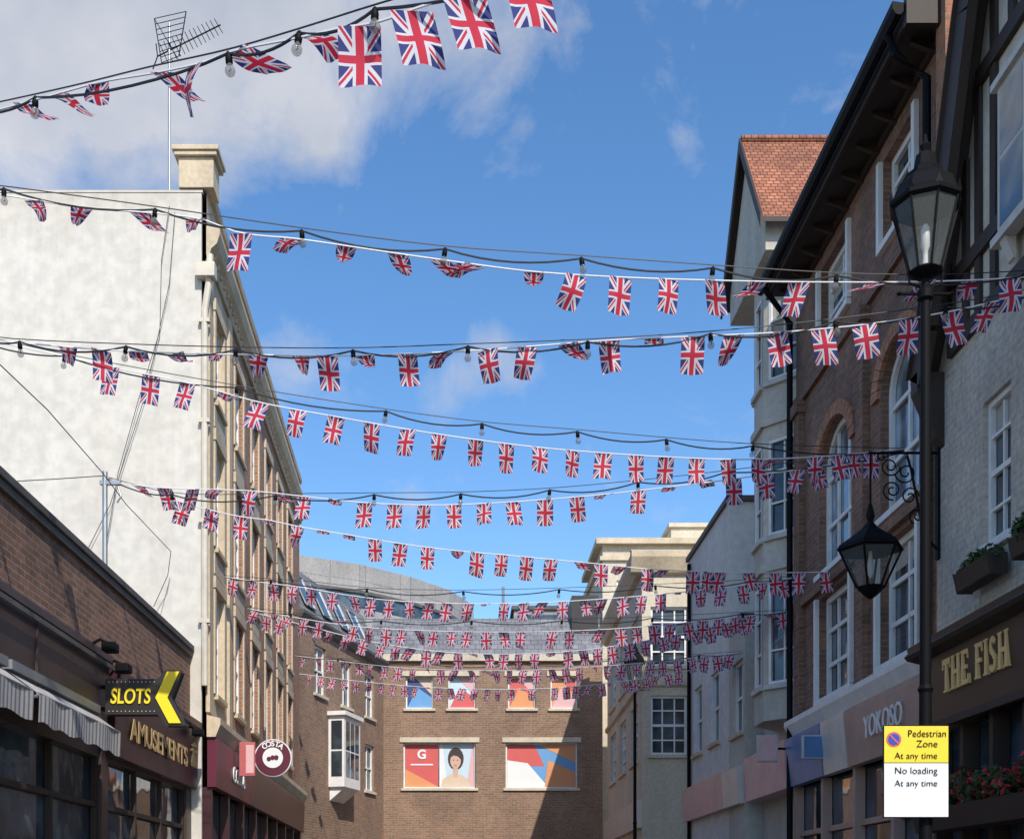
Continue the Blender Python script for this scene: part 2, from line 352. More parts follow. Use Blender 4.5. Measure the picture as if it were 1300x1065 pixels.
# projecting slots sign
SY=13.95
S=thing('projecting_sign',(-4.22,SY,3.7),'black projecting slots sign with yellow arrow','sign')
fs=Fr((0,SY,0),(1,0,0),(0,-1,0));pxm=SY/F
def SX(px): return (px-CX)*pxm
def SZ(py): return EYE+(CY-py)*pxm
m=MB();m.slab(fs,[(SX(137),SZ(907)),(SX(203),SZ(907)),(SX(213),SZ(921)),(SX(235),SZ(921)),(SX(219),SZ(887)),(SX(232),SZ(853)),(SX(212),SZ(853)),(SX(203),SZ(864)),(SX(137),SZ(864))],-.08,.08);mk('sign_box',m,fas_black,S,bevel=.008)
m=MB();m.slab(fs,[(SX(215),SZ(854)),(SX(230),SZ(854)),(SX(215),SZ(887)),(SX(232),SZ(919)),(SX(217),SZ(919)),(SX(200),SZ(887))],.082,.1);mk('arrow',m,yellow,S)
m=MB();m.text('SLOTS',.245,(SX(168),SY-.09,SZ(886)),(1,0,0),(0,0,1),shear=.12,off=.004,width=.47);mk('lettering',m,yellow,S)
m=MB()
for i in range(12):
    for z in(867,904): m.lathe((SX(141+i*5.2),SY-.085,SZ(z)),[(0,-.008),(.008,0),(0,.008)],6)
mk('bulbs',m,whitel,S)
for z in(872,900): m=MB();m.tube([(-4.4,SY,SZ(z)),(SX(137),SY,SZ(z))],.025);mk('bracket',m,blackp,S)
# pole
T=thing('roof_pole',(-4.66,15.3,5.2),'thin steel pole on the low roof holding bunting','pole')
m=MB();m.tube([(-4.66,15.3,5.2),(-4.66,15.3,7.12)],.035,8);mk('shaft',m,galv,T)
m=MB();m.box(W,-4.72,-4.45,15.27,15.33,6.95,7.0);m.tube([(-4.5,15.3,6.97),(-4.45,15.3,6.8),(-4.5,15.3,6.72)],.012);mk('bracket',m,galv,T)
# ------------------------------------------------------------ TALL LEFT BUILDING
A=Vector((-4.15,19,0));B=Vector((-4.55,32.5,0));ud=(B-A).normalized();fb=Fr(A,ud,(ud.y,-ud.x,0));L=(B-A).length
T=thing('corner_building',(-8,25,0),'tall brick and stone building with blank white rendered side wall','building')
cols=[(.75,1.5),(2.75,3.65),(4.75,5.65),(6.75,7.65),(8.75,9.65),(10.75,11.65)]
rows_=[(5.0,6.75),(7.45,9.2),(9.9,11.35)]
ops=[(a,b_,c,e) for a,b_ in cols for c,e in rows_]
m=MB();m.box(W,-18,-4.8,19.0,32.5,0,12.9,3)
m.face([fb.p(0,0,12.9),fb.p(L,0,12.9),(-4.8,32.5,12.9),(-4.8,19,12.9)],2);m.face([fb.p(L,0,0),(-4.8,32.5,0),(-4.8,32.5,12.9),fb.p(L,0,12.9)],3)
wall(m,fb,2.2,L,4.4,13.0,[o for o in ops if o[0]>2],mi=0)
wall(m,fb,0,2.2,4.4,13.0,[o for o in ops if o[0]<2],mi=1)
mk('wall',m,[brick_red,stone,lead,stucco],T)
m=MB();m.box(W,-18,-4.22,18.94,18.995,0,12.9);mk('gable_wall',m,white_render,T,label='blank white rendered side wall with stains')
m=MB();m.box(W,-18,-4.2,18.93,19.2,12.903,12.94);mk('coping',m,white_render,T)
m=MB()
m.prof(fb,-.05,L+.05,[(0.003,11.9),(.05,11.9),(.08,12.02),(.17,12.1),(.22,12.26),(.22,12.34),(0.003,12.38)])
m.prof(fb,-.02,L,[(.003,12.98),(.06,12.98),(.08,13.08),(-.3,13.1),(-.3,13.003)])
i=.2
while i<L: m.box(fb,i,i+.07,.05,.11,11.97,12.05);i+=.3
mk('cornice',m,stone,T)
m=MB()
for o in ops:
    a,b_,c,e=o;m.box(fb,a-.14,a-.003,-.05,.03,c,e);m.box(fb,b_+.003,b_+.14,-.05,.03,c,e)
    m.box(fb,a-.16,b_+.16,-.05,.045,e+.003,e+.2)
for a,b_ in cols:
    for z in(7.0,9.44): m.box(fb,a-.12,b_+.12,-.02,.02,z,z+.34)
m.box(fb,0.02,.3,-.02,.05,4.6,11.88);m.box(fb,1.9,2.2,-.02,.05,4.6,11.88)
mk('stonework',m,stone,T,bevel=.006)
m=MB();m.prof(fb,0,L,[(0,4.2),(.14,4.2),(.22,4.4),(.22,4.5),(0,4.55)]);mk('string_course',m,stone,T)
for o in ops: window(fb,o,T,2,4,fm=wpaint)
m=MB();m.box(W,-4.58,-4.02,18.9,19.35,12.965,13.45);m.box(W,-4.64,-3.96,18.84,19.41,13.452,13.52);m.box(W,-4.67,-3.93,18.81,19.44,13.522,13.6);mk('parapet_pier',m,stone,T,bevel=.01)
m=MB();m.tube([(-4.08,18.93,11.9),(-4.1,18.9,11.4),(-4.16,18.9,11.0),(-4.16,18.9,5.0)],.055,8)
for z in(6,7.6,9.2,10.8): m.box(W,-4.25,-4.07,18.85,18.95,z,z+.06)
m.box(W,-4.28,-3.98,18.78,18.98,11.5,11.72);mk('drainpipe',m,creamp,T)
m=MB();m.prof(fb,.05,4.0,[(0,3.4),(.14,3.4),(.17,4.12),(.17,4.18),(0,4.19)]);mk('fascia',m,fas_costa,T,label='dark red shop fascia')
m=MB();m.prof(fb,4.02,13.3,[(0,3.4),(.14,3.4),(.17,4.12),(.17,4.18),(0,4.19)]);mk('fascia',m,fas_mar,T)
facade_text('lettering','COSTA',T,fb,2.2,.17,3.75,.4,whitel,'L')
m=MB();m.face([fb.p(0,-.1,0),fb.p(L,-.1,0),fb.p(L,-.1,3.4),fb.p(0,-.1,3.4)]);w=mk('shop_window',m,glass,T)
m=MB()
for i in range(9): u=.1+i*1.64;m.box(fb,u,u+.16,-.09,.05,.12,3.4)
mk('window_frame',m,fas_mar,w)
for pts in([(215,262,18.85),(205,330,18.85),(203,420,18.85),(175,510,18.85),(150,600,18.85),(135,690,18.85)],[(222,270,18.86),(215,360,18.86),(185,500,18.86),(140,640,18.86),(110,700,18.86)],[(0,463,11.3),(60,520,12.5),(130,600,14.8),(160,640,15.8),(217,700,18.6)],[(217,700,18.6),(213,730,18.7),(195,770,18.8)],[(0,612,15.2),(70,608,15.2),(130,604,15.28)]):
    m=MB();m.tube([P(*p) for p in pts],.006,5);mk('loose_cable',m,cablem,label='thin black cable hanging beside the white wall',cat='cable',group='loose cables')
S=thing('projecting_sign',(-4.2,22,3.9),'round maroon and white projecting coffee shop sign','sign')
c=P(347,962,22)
def disc(m,c,r,y,th,mi=0,n=32): m.slab(Fr((c.x,y,c.z),(1,0,0),(0,-1,0)),[(r*math.cos(2*math.pi*i/n),r*math.sin(2*math.pi*i/n)) for i in range(n)],0,th,mi)
m=MB();disc(m,c,.35,22.04,.08);mk('disc',m,whitel,S)
m=MB();disc(m,c,.33,21.955,.01);mk('face',m,fas_costa,S)
m=MB();disc(m,c,.19,21.94,.01);mk('roundel',m,whitel,S)
m=MB()
for i in range(3):
    cc_=Vector((c.x-.07+.07*i,0,c.z-.02+.03*math.sin(i)));disc(m,cc_,.04,21.925-.004*i,.006)
mk('emblem',m,fas_costa,S)
m=MB()
for i,ch in enumerate('COSTA'):
    a=math.pi/2+.62-.31*i;m.text(ch,.14,(c.x+.26*math.cos(a),21.94,c.z+.26*math.sin(a)),(math.sin(a),0,-math.cos(a)),(math.cos(a),0,math.sin(a)),off=.004)
mk('lettering',m,whitel,S)
for dz in(.1,-.1): m=MB();m.tube([(-4.2,22,c.z+dz),(c.x-.33,22,c.z+dz)],.025);mk('bracket',m,blackp,S)
S=thing('projecting_sign',(-4.2,20.9,3.8),'narrow pink projecting shop sign','sign')
m=MB();a=P(304,942,20.9);b_=P(324,985,20.9);m.box(W,a.x,b_.x,20.87,20.93,b_.z,a.z);mk('panel',m,fas_red,S,bevel=.008)
m=MB();m.box(W,a.x+.12,b_.x-.02,20.862,20.868,b_.z+.05,a.z-.05);mk('face',m,c_pk,S)
m=MB();m.tube([(-4.2,20.9,3.9),(a.x,20.9,3.9)],.02);mk('bracket',m,blackp,S)
# aerial
T=thing('tv_aerial',(-4.9,19.6,12.9),'tall thin roof mast carrying a yagi and a grid television aerial','aerial')
m=MB();m.tube([(-4.9,19.6,12.9),(-4.9,19.6,16.1)],.022,8);mk('mast',m,galv,T)
m=MB();q0=P(200,72,19.6);q1=P(280,32,19.6);m.tube([q0,q1],.012)
for i in range(14):
    p=q0.lerp(q1,.1+i/15);h=.2-.008*i;m.tube([p+Vector((-.05,-.1,h*.5)),p+Vector((.05,.1,-h*.5))],.006,4)
for s_ in(-1,1): m.tube([q0,q0+Vector((-.05,.1*s_,.28*s_))],.01)
mk('yagi',m,blackp,T)
m=MB();g0=P(196,24,19.6);g1=P(228,80,19.6)
for i in range(9): t=i/8;z=g0.z+(g1.z-g0.z)*t;m.tube([(g0.x+.2*t*.6,19.6,z),(g1.x+.12-.1*t,19.55,z+.08)],.006,4)
m.tube([g0,(g0.x+.12,19.6,g1.z)],.01,4);m.tube([(g1.x+.12,19.55,g0.z+.08),(g1.x,19.55,g1.z+.08)],.01,4);m.tube([g0,(g1.x,19.55,g1.z)],.008,4)
mk('grid',m,blackp,T)
# ------------------------------------------------------------ MANSARD WING
A=Vector((-4.6,32.7,0));B=Vector((-2.75,39.95,0));ud=(B-A).normalized();fm_=Fr(A,ud,(ud.y,-ud.x,0));L=(B-A).length
T=thing('mansard_building',(-5,36,0),'brown brick building with slate mansard roof, rooflights and white oriel','building')
ops=[(1.2,2.1,7.5,8.9),(3.4,4.3,7.5,8.9),(5.6,6.5,7.5,8.9),(5.6,6.5,5.1,6.6)]
m=MB();body(m,fm_,0,L,0,9.5,8);wall(m,fm_,0,L,0,9.5,ops);mk('wall',m,brick_end,T)
for o in ops: window(fm_,o,T,2,2,sm=stone2)
m=MB();m.prof(fm_,-.1,L,[(0.003,9.3),(.12,9.35),(.2,9.5),(.2,9.58),(0.003,9.58)]);mk('eaves',m,lead,T)
m=MB();m.prof(fm_,-.1,L,[(-.01,9.585),(-.75,11.2),(-4,11.7),(-4,9.585)]);rf=mk('roof',m,slate,T)
for u in(.8,2.2,3.8,5.4):
    m=MB();p0=(-.15,9.95);p1=(-.6,10.9);p=fm_.p
    m.face([p(u,p0[0]+.04,p0[1]),p(u+.8,p0[0]+.04,p0[1]),p(u+.8,p1[0]+.04,p1[1]),p(u,p1[0]+.04,p1[1])]);rl=mk('rooflight',m,glass,rf)
    m=MB()
    for k in(0,.8): m.tube([p(u+k,p0[0]+.05,p0[1]),p(u+k,p1[0]+.05,p1[1])],.025,4)
    for q in(p0,p1): m.tube([p(u,q[0]+.05,q[1]),p(u+.8,q[0]+.05,q[1])],.025,4)
    mk('window_frame',m,galv,rl)
fo=fm_
m=MB();m.box(fo,2.3,3.7,.003,.5,4.9,7.0);m.box(fo,2.2,3.8,.003,.58,7.0,7.12);m.prof(fo,2.4,3.6,[(0.003,4.5),(.5,4.899),(0.003,4.899)]);w=mk('oriel',m,wpaint,T)
for (f2,a,b_) in((Fr(fo.p(2.297,0,0),fo.n,-fo.u),.06,.46),(Fr(fo.p(0,.503,0),fo.u,fo.n),2.4,3.6)):
    m=MB();n=1 if b_-a<.6 else 3
    for i in range(n):
        wd=(b_-a)/n
        for zz in((5.2,5.95),(6.0,6.85)): m.face([f2.p(a+wd*i+.03,0.003,zz[0]),f2.p(a+wd*(i+1)-.03,.003,zz[0]),f2.p(a+wd*(i+1)-.03,.003,zz[1]),f2.p(a+wd*i+.03,.003,zz[1])])
    mk('window_pane',m,glass,w)
# ------------------------------------------------------------ END BUILDING
fe=Fr((0,40,0),(1,0,0),(0,-1,0))
T=thing('end_building',(1,42,0),'brown brick building closing the street with colourful poster windows','building')
def EX(px): return (px-CX)/F*40
def EZ(py): return EYE+(CY-py)/F*40
tops=[(EX(a),EX(b_),EZ(899),EZ(858)) for a,b_ in((515,550),(569,604),(645,680),(699,733))]
lows=[(EX(512),EX(604),EZ(1000),EZ(942)),(EX(642),EX(733),EZ(1000),EZ(942))]
ops=tops+lows
m=MB();body(m,fe,EX(486),EX(765),0,9.8,9);wall(m,fe,EX(486),EX(765),0,9.8,ops,dep=.2);mk('wall',m,brick_end,T)
for o in ops:
    m=MB();m.box(fe,o[0]-.12,o[1]+.12,-.03,.04,o[3]+.003,o[3]+.17);mk('lintel',m,stone2,T)
m=MB();m.box(fe,EX(486),EX(765),-.05,.12,9.62,9.85);mk('eaves_band',m,stone2,T)
m=MB();m.prof(fe,EX(470),EX(765),[(-.06,9.855),(-1.0,11.3),(-4,11.6),(-4,9.855)]);mk('roof',m,slate,T)
m=MB();m.box(fe,EX(728),EX(762),-2.4,-.6,10.6,12.0);mk('plant_room',m,fas_black,T)
m=MB();m.tube([fe.p(EX(640),-1,11.3),fe.p(EX(640),-1,12.4)],.05);mk('vent_pipe',m,galv,T)
schemes=[(c_navy,c_bl,c_bg),(c_lb,c_red,c_pk),(c_red,c_or,c_pk),(c_or,c_pk,c_red)]
def frames(o,par,nx,nz=1): return window(fe,o,par,nx,nz,dep=.2,ft=.05,bt=.05,sm=stone2,blind=False)
def poly(name,pts,lvl,mat,par):
    m=MB();m.face([fe.p(u,-.165+.004*lvl,z) for u,z in pts]);return mk(name,m,mat,par)
for o,s_ in zip(tops,schemes):
    w=frames(o,T,1);a,b_,c,e=o;a+=.06;b_-=.06;c+=.06;e-=.06
    po=poly('poster',[(a,c),(b_,c),(b_,e),(a,e)],0,s_[0],w)
    poly('poster_shape',[(a,c),(b_,c),(b_,c+(e-c)*.35),(a+(b_-a)*.4,e-(e-c)*.3)],1,s_[1],po)
    poly('poster_shape',[(b_,e),(a+(b_-a)*.35,e),(b_,c+(e-c)*.45)],2,s_[2],po)
w=frames(lows[0],T,1);a,b_,c,e=lows[0];a+=.06;b_-=.06;c+=.06;e-=.06;mid=a+(b_-a)*.48
po=poly('poster',[(a,c),(mid,c),(mid,e),(a,e)],0,c_red,w);poly('poster_shape',[(a,c),(mid,c),(a,c+.6)],1,c_or,po)
m=MB();m.text('G',.42,fe.p((a+mid)/2,-.15,e-.34),(1,0,0),(0,0,1),ext=.003,off=.015);m.box(fe,(a+mid)/2-.38,(a+mid)/2+.38,-.155,-.15,e-.7,e-.65);mk('logo',m,whitel,po)
po=poly('poster',[(mid+.04,c),(b_,c),(b_,e),(mid+.04,e)],0,c_lb,w);pc=(mid+b_)/2-.02
def ell(cx,cz,rx,rz,n=20): return [(cx+rx*math.cos(2*math.pi*i/n),cz+rz*math.sin(2*math.pi*i/n)) for i in range(n)]
poly('poster_shape',[(mid+.04,c),(mid+.3,c),(mid+.15,e),(mid+.04,e)],1,whitel,po);poly('poster_shape',[(b_,c),(b_-.25,c),(b_-.05,e),(b_,e)],1,c_pk,po)
poly('portrait_hair',ell(pc+.01,e-.47,.27,.38),2,hairm,po)
poly('portrait_clothing',[(pc-.5,c),(pc+.5,c),(pc+.44,e-1.18),(pc+.17,e-1.0),(pc-.17,e-1.0),(pc-.44,e-1.18)],3,c_bg,po)
poly('portrait_neck',[(pc-.09,e-1.1),(pc+.09,e-1.1),(pc+.08,e-.7),(pc-.08,e-.7)],4,skin,po);poly('portrait_face',ell(pc,e-.55,.18,.26),5,skin,po)
poly('portrait_fringe',[(pc-.19,e-.45),(pc-.07,e-.36),(pc+.07,e-.39),(pc+.19,e-.5),(pc+.14,e-.24),(pc-.12,e-.24)],6,hairm,po)
for s_ in(-1,1): poly('portrait_eye',ell(pc+s_*.07,e-.52,.03,.015,10),6,hairm,po)
poly('portrait_mouth',ell(pc,e-.7,.055,.016,10),6,c_red,po)
w=frames(lows[1],T,1);a,b_,c,e=lows[1];a+=.06;b_-=.06;c+=.06;e-=.06;W_=b_-a
po=poly('poster',[(a,c),(b_,c),(b_,e),(a,e)],0,c_bl,w);poly('poster_shape',[(a,e),(a+W_*.4,e),(a+W_*.55,c+.7),(a,c+.7)],1,c_red,po)
poly('poster_shape',[(a+W_*.45,e),(b_,e),(b_,e-.6)],2,c_or,po);poly('poster_shape',[(a,c),(a+W_*.6,c),(a+W_*.3,c+.8),(a,c+.9)],3,whitel,po);poly('poster_shape',[(a+W_*.55,c),(b_,c),(b_,c+.5),(a+W_*.6,c+.9)],4,c_or,po)
# office block behind, stepped
T=thing('office_block',(-4,62,0),'grey panelled office block behind the roofs','building')
pl=[(-14,54.5),(-7.8,55.5),(-5.1,57),(-2.76,59.2),(-.82,61.8),(.43,65),(.6,78)]
m=MB()
def ring(pl,z0,z1,mi,off=0):
    for i in range(len(pl)-1):
        a=Vector((*pl[i],0));b_=Vector((*pl[i+1],0));n=(b_-a).normalized();n=Vector((n.y,-n.x,0))*off
        m.face([a+n+Vector((0,0,z0)),b_+n+Vector((0,0,z0)),b_+n+Vector((0,0,z1)),a+n+Vector((0,0,z1))],mi)
ring(pl,0,15.6,0);ring(pl,15.6,16.3,3);ring(pl,16.3,16.45,1,.1);ring(pl,16.45,17.7,0,.05)
m.face([(p[0],p[1],17.7) for p in pl]+[(-14,78,17.7)],2);mk('wall',m,[panel,lead,lead,glass],T)
T=thing('flat_roofed_block',(2.5,50,0),'flat roofed grey block with dark window band','building')
f6=Fr((0,48,0),(1,0,0),(0,-1,0))
m=MB();m.box(f6,-1.2,5.4,-8,0,0,12.3);m.box(f6,2.0,5.4,-8,.05,12.303,13.3);mk('wall',m,panel,T)
m=MB();m.box(f6,2.2,5.3,.053,.06,12.5,13.1);mk('window_band',m,glass,T)
m=MB();m.box(f6,1.9,5.5,-8.1,.15,13.303,13.45);m.box(f6,-1.3,1.85,-8.1,.1,12.303,12.42);mk('coping',m,lead,T)
# ------------------------------------------------------------ RIGHT distant
T=thing('stone_tower_block',(7,45,0),'tall beige stone building with cornice and narrow windows','building')
ft_=Fr((0,42,0),(1,0,0),(0,-1,0));u0=(765-CX)/F*42;zt=EYE+(CY-685)/F*42
ops=[(u0+.5+i*1.1,u0+1.1+i*1.1,z,z+1.3) for i in range(3) for z in(9.2,11.6)]
m=MB();body(m,ft_,u0,u0+7,0,zt-.2,9);wall(m,ft_,u0,u0+7,0,zt-.2,ops);mk('wall',m,stone2,T)
m=MB();m.box(ft_,u0-.25,u0+7,-5,.25,zt-.198,zt);m.box(ft_,u0-.1,u0+7,-5,.1,zt-.75,zt-.6);mk('cornice',m,stone,T)
m=MB();m.box(ft_,u0+2.7,u0+7,-6,-1.5,zt+.002,zt+.9);m.box(ft_,u0+2.6,u0+7,-6.1,-1.4,zt+.902,zt+1.05);mk('penthouse',m,stone2,T)
for o in ops: window(ft_,o,T,2,2,sm=stone2)
T=thing('stone_shop_building',(6,33,0),'beige stone building with white multi pane windows','building')
A=Vector((4.5,30.0,0));B=Vector((4.65,38.5,0));ud=(B-A).normalized();f3=Fr(A,ud,(-ud.y,ud.x,0));L=(B-A).length
f4=Fr((4.5,30.0,0),(1,0,0),(0,-1,0))
ops=[(a,a+1.5,z,z+1.5) for a in(.8,3.4,6.0) for z in(5.2,7.5)];ops4=[(.22,1.15,z,z+1.5) for z in(5.25,7.5)]
m=MB();wall(m,f3,0,L,0,10.4,ops);wall(m,f4,0,5,0,10.4,ops4);m.face([(4.5,30,10.4),(9.5,30,10.4),(9.5,38.5,10.4),(4.65,38.5,10.4)]);m.face([(9.5,38.5,0),(4.65,38.5,0),(4.65,38.5,10.4),(9.5,38.5,10.4)]);mk('wall',m,stone2,T)
for o in ops: window(f3,o,T,4,4,sm=stone2,bt=.035)
for o in ops4: window(f4,o,T,3,4,sm=stone2,bt=.035)
for fr_,l in((f3,L),(f4,5)):
    m=MB();m.prof(fr_,0 if fr_ is f3 else -.3,l+.1,[(0.003,9.8),(.12,9.85),(.28,10.2),(.28,10.35),(0.003,10.45)]);m.prof(fr_,0.01,l,[(0.003,6.95),(.08,7.0),(.08,7.1),(0.003,7.15)]);mk('cornice',m,stone,T)
m=MB();m.prof(f3,0,L,[(0.003,3.4),(.1,3.4),(.14,4.1),(0.003,4.15)]);mk('fascia',m,fas_cream,T)
fr5=Fr((5.3,0,0),(0,1,0),(-1,0,0))
T=thing('rendered_building',(7,26,0),'plain pale grey rendered building with thin coping','building')
ops=[(24.6,25.5,4.9,6.4),(26.4,27.3,4.9,6.4)]
m=MB();body(m,fr5,23.7,28,0,9.55,8);wall(m,fr5,23.7,28,0,9.55,ops);mk('wall',m,grey_wall,T)
m=MB();m.box(fr5,23.62,28.03,-8,.06,9.552,9.66);mk('coping',m,lead,T)
for o in ops: window(fr5,o,T,2,2)
m=MB();m.tube([fr5.p(27.6,.06,9.4),fr5.p(27.6,.06,.2)],.05);mk('drainpipe',m,blackp,T)
m=MB();m.prof(fr5,23.7,28,[(0.003,3.4),(.12,3.4),(.16,4.15),(0.003,4.2)]);mk('fascia',m,fas_pink,T)
T=thing('infill_building',(6,22.9,0),'small two storey infill shop with flat roof','building')
ops=[(22.5,23.4,4.8,6.2)]
m=MB();body(m,fr5,22.35,23.69,0,6.9,5);wall(m,fr5,22.35,23.69,0,6.9,ops);mk('wall',m,stucco,T)
for o in ops: window(fr5,o,T,2,2)
m=MB();m.box(fr5,22.35,23.69,-5,.08,6.902,7.0);mk('coping',m,lead,T)
m=MB();m.prof(fr5,22.35,23.69,[(0.003,3.4),(.12,3.4),(.16,4.1),(0.003,4.15)]);mk('fascia',m,fas_cream,T)
# ------------------------------------------------------------ GABLED BAY HOUSE
fg=Fr((5.6,0,0),(0,1,0),(-1,0,0))
T=thing('gabled_house',(7,20.8,0),'grey stucco house with canted bay windows and red tiled gable roof','house')
m=MB();body(m,fg,19.3,22.1,0,12.55,6);wall(m,fg,19.3,22.1,0,12.55,[])
m.slab(fg,[(19.32,12.2),(21.9,12.2),(21.9,12.75),(20.6,14.55),(19.32,12.8)],.002,.68);mk('wall',m,stucco,T)
bay=[(5.6,19.42),(5.06,20.0),(5.06,20.65),(5.6,21.3)]
m=MB();wins=[]
for i in range(3):
    a=Vector((*bay[i],0));b_=Vector((*bay[i+1],0));u=(b_-a).normalized();f2=Fr(a,u,(-u.y,u.x,0));l=(b_-a).length
    o_=[(.1,l-.1,z0,z1) for z0,z1 in((5.2,6.9),(7.7,9.3),(10.3,11.8))]
    wall(m,f2,0,l,4.6,12.198,o_,dep=.08);wins.append((f2,o_))
    for z in(7.1,9.55): m.box(f2,-.03,l+.03,.003,.06,z,z+.12)
m.face([(x,y,4.6) for x,y in bay]);mk('bay',m,stucco,T)
for f2,o_ in wins:
    for o in o_: window(f2,o,T,1 if o[1]-o[0]<.5 else 2,3,dep=.08,ft=.05,sill=True,sm=wdull)
R=MB();RX0,RX1=4.82,12
for y0 in(19.1,22.1):
    R.face([(RX0,y0,12.62),(RX1,y0,12.62),(RX1,20.6,14.8),(RX0,20.6,14.8)],0);R.face([(RX0,y0,12.54),(RX1,y0,12.54),(RX1,20.6,14.72),(RX0,20.6,14.72)],1)
    R.face([(RX0,y0,12.54),(RX1,y0,12.54),(RX1,y0,12.62),(RX0,y0,12.62)],1)
    R.slab(Fr((RX0,0,0),(0,1,0),(-1,0,0)),[(y0,12.42),(y0,12.66),(20.6,14.84),(20.6,14.6)],0.002,.04,1)
R.tube([(RX0,20.6,14.82),(RX1,20.6,14.82)],.07,8,0)
mk('roof',R,[tile_red,timber],T)
T3=thing('chimney_stack',(6.35,19.4,12),'small orange brick chimney beside the red tiled roof','chimney')
m=MB();m.box(W,6.1,6.6,19.25,19.6,12,13.7);m.box(W,6.05,6.65,19.2,19.65,13.702,13.8);mk('stack',m,brick_or,T3)
m=MB();m.prof(fg,19.3,22.1,[(0.003,3.4),(.35,3.4),(.38,4.2),(0.003,4.3)]);mk('fascia',m,fas_pink,T)
# ------------------------------------------------------------ ORNATE BRICK BUILDING
fo=Fr((5.4,0,0),(0,1,0),(-1,0,0))
T=thing('ornate_brick_building',(7,16.2,0),'red brick building with arched white windows and deep dark eaves','building')
bays=[(14.05,15.35),(16.5,18.0)]
ops=[(a,b_,6.5,8.6,.8) for a,b_ in bays]+[(a,b_,4.6,6.15) for a,b_ in bays]+[(a+.1,b_-.1,10.0,11.1) for a,b_ in bays]
m=MB();body(m,fo,13.25,19.25,0,11.4,8);wall(m,fo,13.25,19.25,4.3,11.4,ops,dep=.2);mk('wall',m,brick_dark,T)
for i,o in enumerate(ops): window(fo,o,T,3 if o[1]-o[0]>1.35 else 2,3,dep=.2,ft=.09,bt=.06,sm=wpaint,gm=glass2 if i<2 else glass)
for o in ops[:2]:
    m=MB();uc=(o[0]+o[1])/2;r=(o[1]-o[0])/2
    for i in range(15):
        t0=math.pi*i/15+.01;t1=math.pi*(i+1)/15-.01
        q=lambda t,rr:(uc+rr*math.cos(t),8.6-r*.8+rr*.8*math.sin(t))
        m.slab(fo,[q(t0,r+.003),q(t1,r+.003),q(t1,r+.24),q(t0,r+.24)],-.02,.05)
    mk('arch',m,brick_or,T)
m=MB()
for u in(13.3,15.75,18.75): m.box(fo,u,u+.3,.003,.1,4.5,9.3);m.box(fo,u-.04,u+.34,.003,.15,9.302,9.49)
m.box(fo,13.25,19.25,.003,.06,9.5,9.68);m.box(fo,13.25,19.25,.003,.08,6.22,6.36)
mk('brick_piers',m,brick_dark,T)
for a,b_ in bays:
    for q,z0,z1 in((a-.1,4.6,6.15),(b_+.005,4.6,6.15),(a+.0,10,11.1),(b_-.095,10,11.1)):
        m=MB();m.box(fo,q,q+.095,-.04,.06,z0,z1);mk('architrave',m,wpaint,T)
m=MB();m.prof(fo,13.25,19.25,[(0.003,4.2),(.1,4.2),(.2,4.38),(.2,4.46),(0.003,4.5)]);mk('string_course',m,wpaint,T)
m=MB();m.box(fo,13.2,19.3,-.1,.43,11.42,11.5);m.box(fo,13.2,19.3,.44,.48,11.36,11.58)
u=13.5
while u<19.2: m.prof(fo,u,u+.06,[(0.003,11.28),(.1,11.3),(.3,11.38),(.3,11.418),(0.003,11.418)]);u+=.62
m.box(fo,13.2,19.3,.003,.05,11.3,11.4)
m.prof(fo,13.1,13.19,[(.5,11.3),(.5,11.62),(-.1,12.05),(-.1,11.3)]);mk('eaves',m,timber,T)
m=MB();m.prof(fo,13.15,19.3,[(.505,11.56),(.51,11.47),(.55,11.43),(.6,11.44),(.64,11.5),(.64,11.58)]);mk('gutter',m,blackp,T)
m=MB();m.prof(fo,13.2,19.3,[(.48,11.585),(-3,13.9),(-3,11.6)]);mk('roof',m,slate,T)
for pts in([fo.p(13.5,.56,11.45),fo.p(13.45,.5,11.2),fo.p(13.4,.16,10.9),fo.p(13.4,.16,4.5)],[fo.p(19.1,.56,11.45),fo.p(19.12,.14,10.9),fo.p(19.12,.14,.2)]):
    m=MB();m.tube(pts,.05,8);mk('drainpipe',m,blackp,T)
for a,b_,mt in((13.3,16.2,fas_taupe),(16.25,17.3,fas_cream),(17.35,19.2,fas_blue)):
    m=MB();m.prof(fo,a,b_,[(0.003,3.4),(.14,3.4),(.2,4.1),(.2,4.17),(0.003,4.18)]);mk('fascia',m,mt,T)
facade_text('lettering','YOKOSO',T,fo,14.7,.21,3.8,.4,whitel,'R',off=0,width=1.35)
m=MB();m.face([fo.p(13.25,-.1,0),fo.p(19.25,-.1,0),fo.p(19.25,-.1,3.4),fo.p(13.25,-.1,3.4)]);w=mk('shop_window',m,glass,T)
m=MB()
for i in range(5): u=13.27+i*1.46;m.box(fo,u,u+.1,-.09,.05,.12,3.4)
m.box(fo,13.27,19.2,-.09,-.02,2.6,2.68);mk('window_frame',m,fas_taupe,w)
T=thing('chimney_stack',(5.9,13.17,0),'orange brick chimney stack on the party wall between buildings','chimney')
m=MB();m.box(W,5.28,6.6,12.98,13.24,4.4,14.6);m.box(W,5.22,6.66,12.92,13.3,14.602,14.75);mk('stack',m,brick_or,T)
for x_ in(5.6,6.1): m=MB();m.lathe((x_,13.1,14.75),[(.13,0),(.11,.4),(.13,.42)],12);mk('chimney_pot',m,brick_or,T)
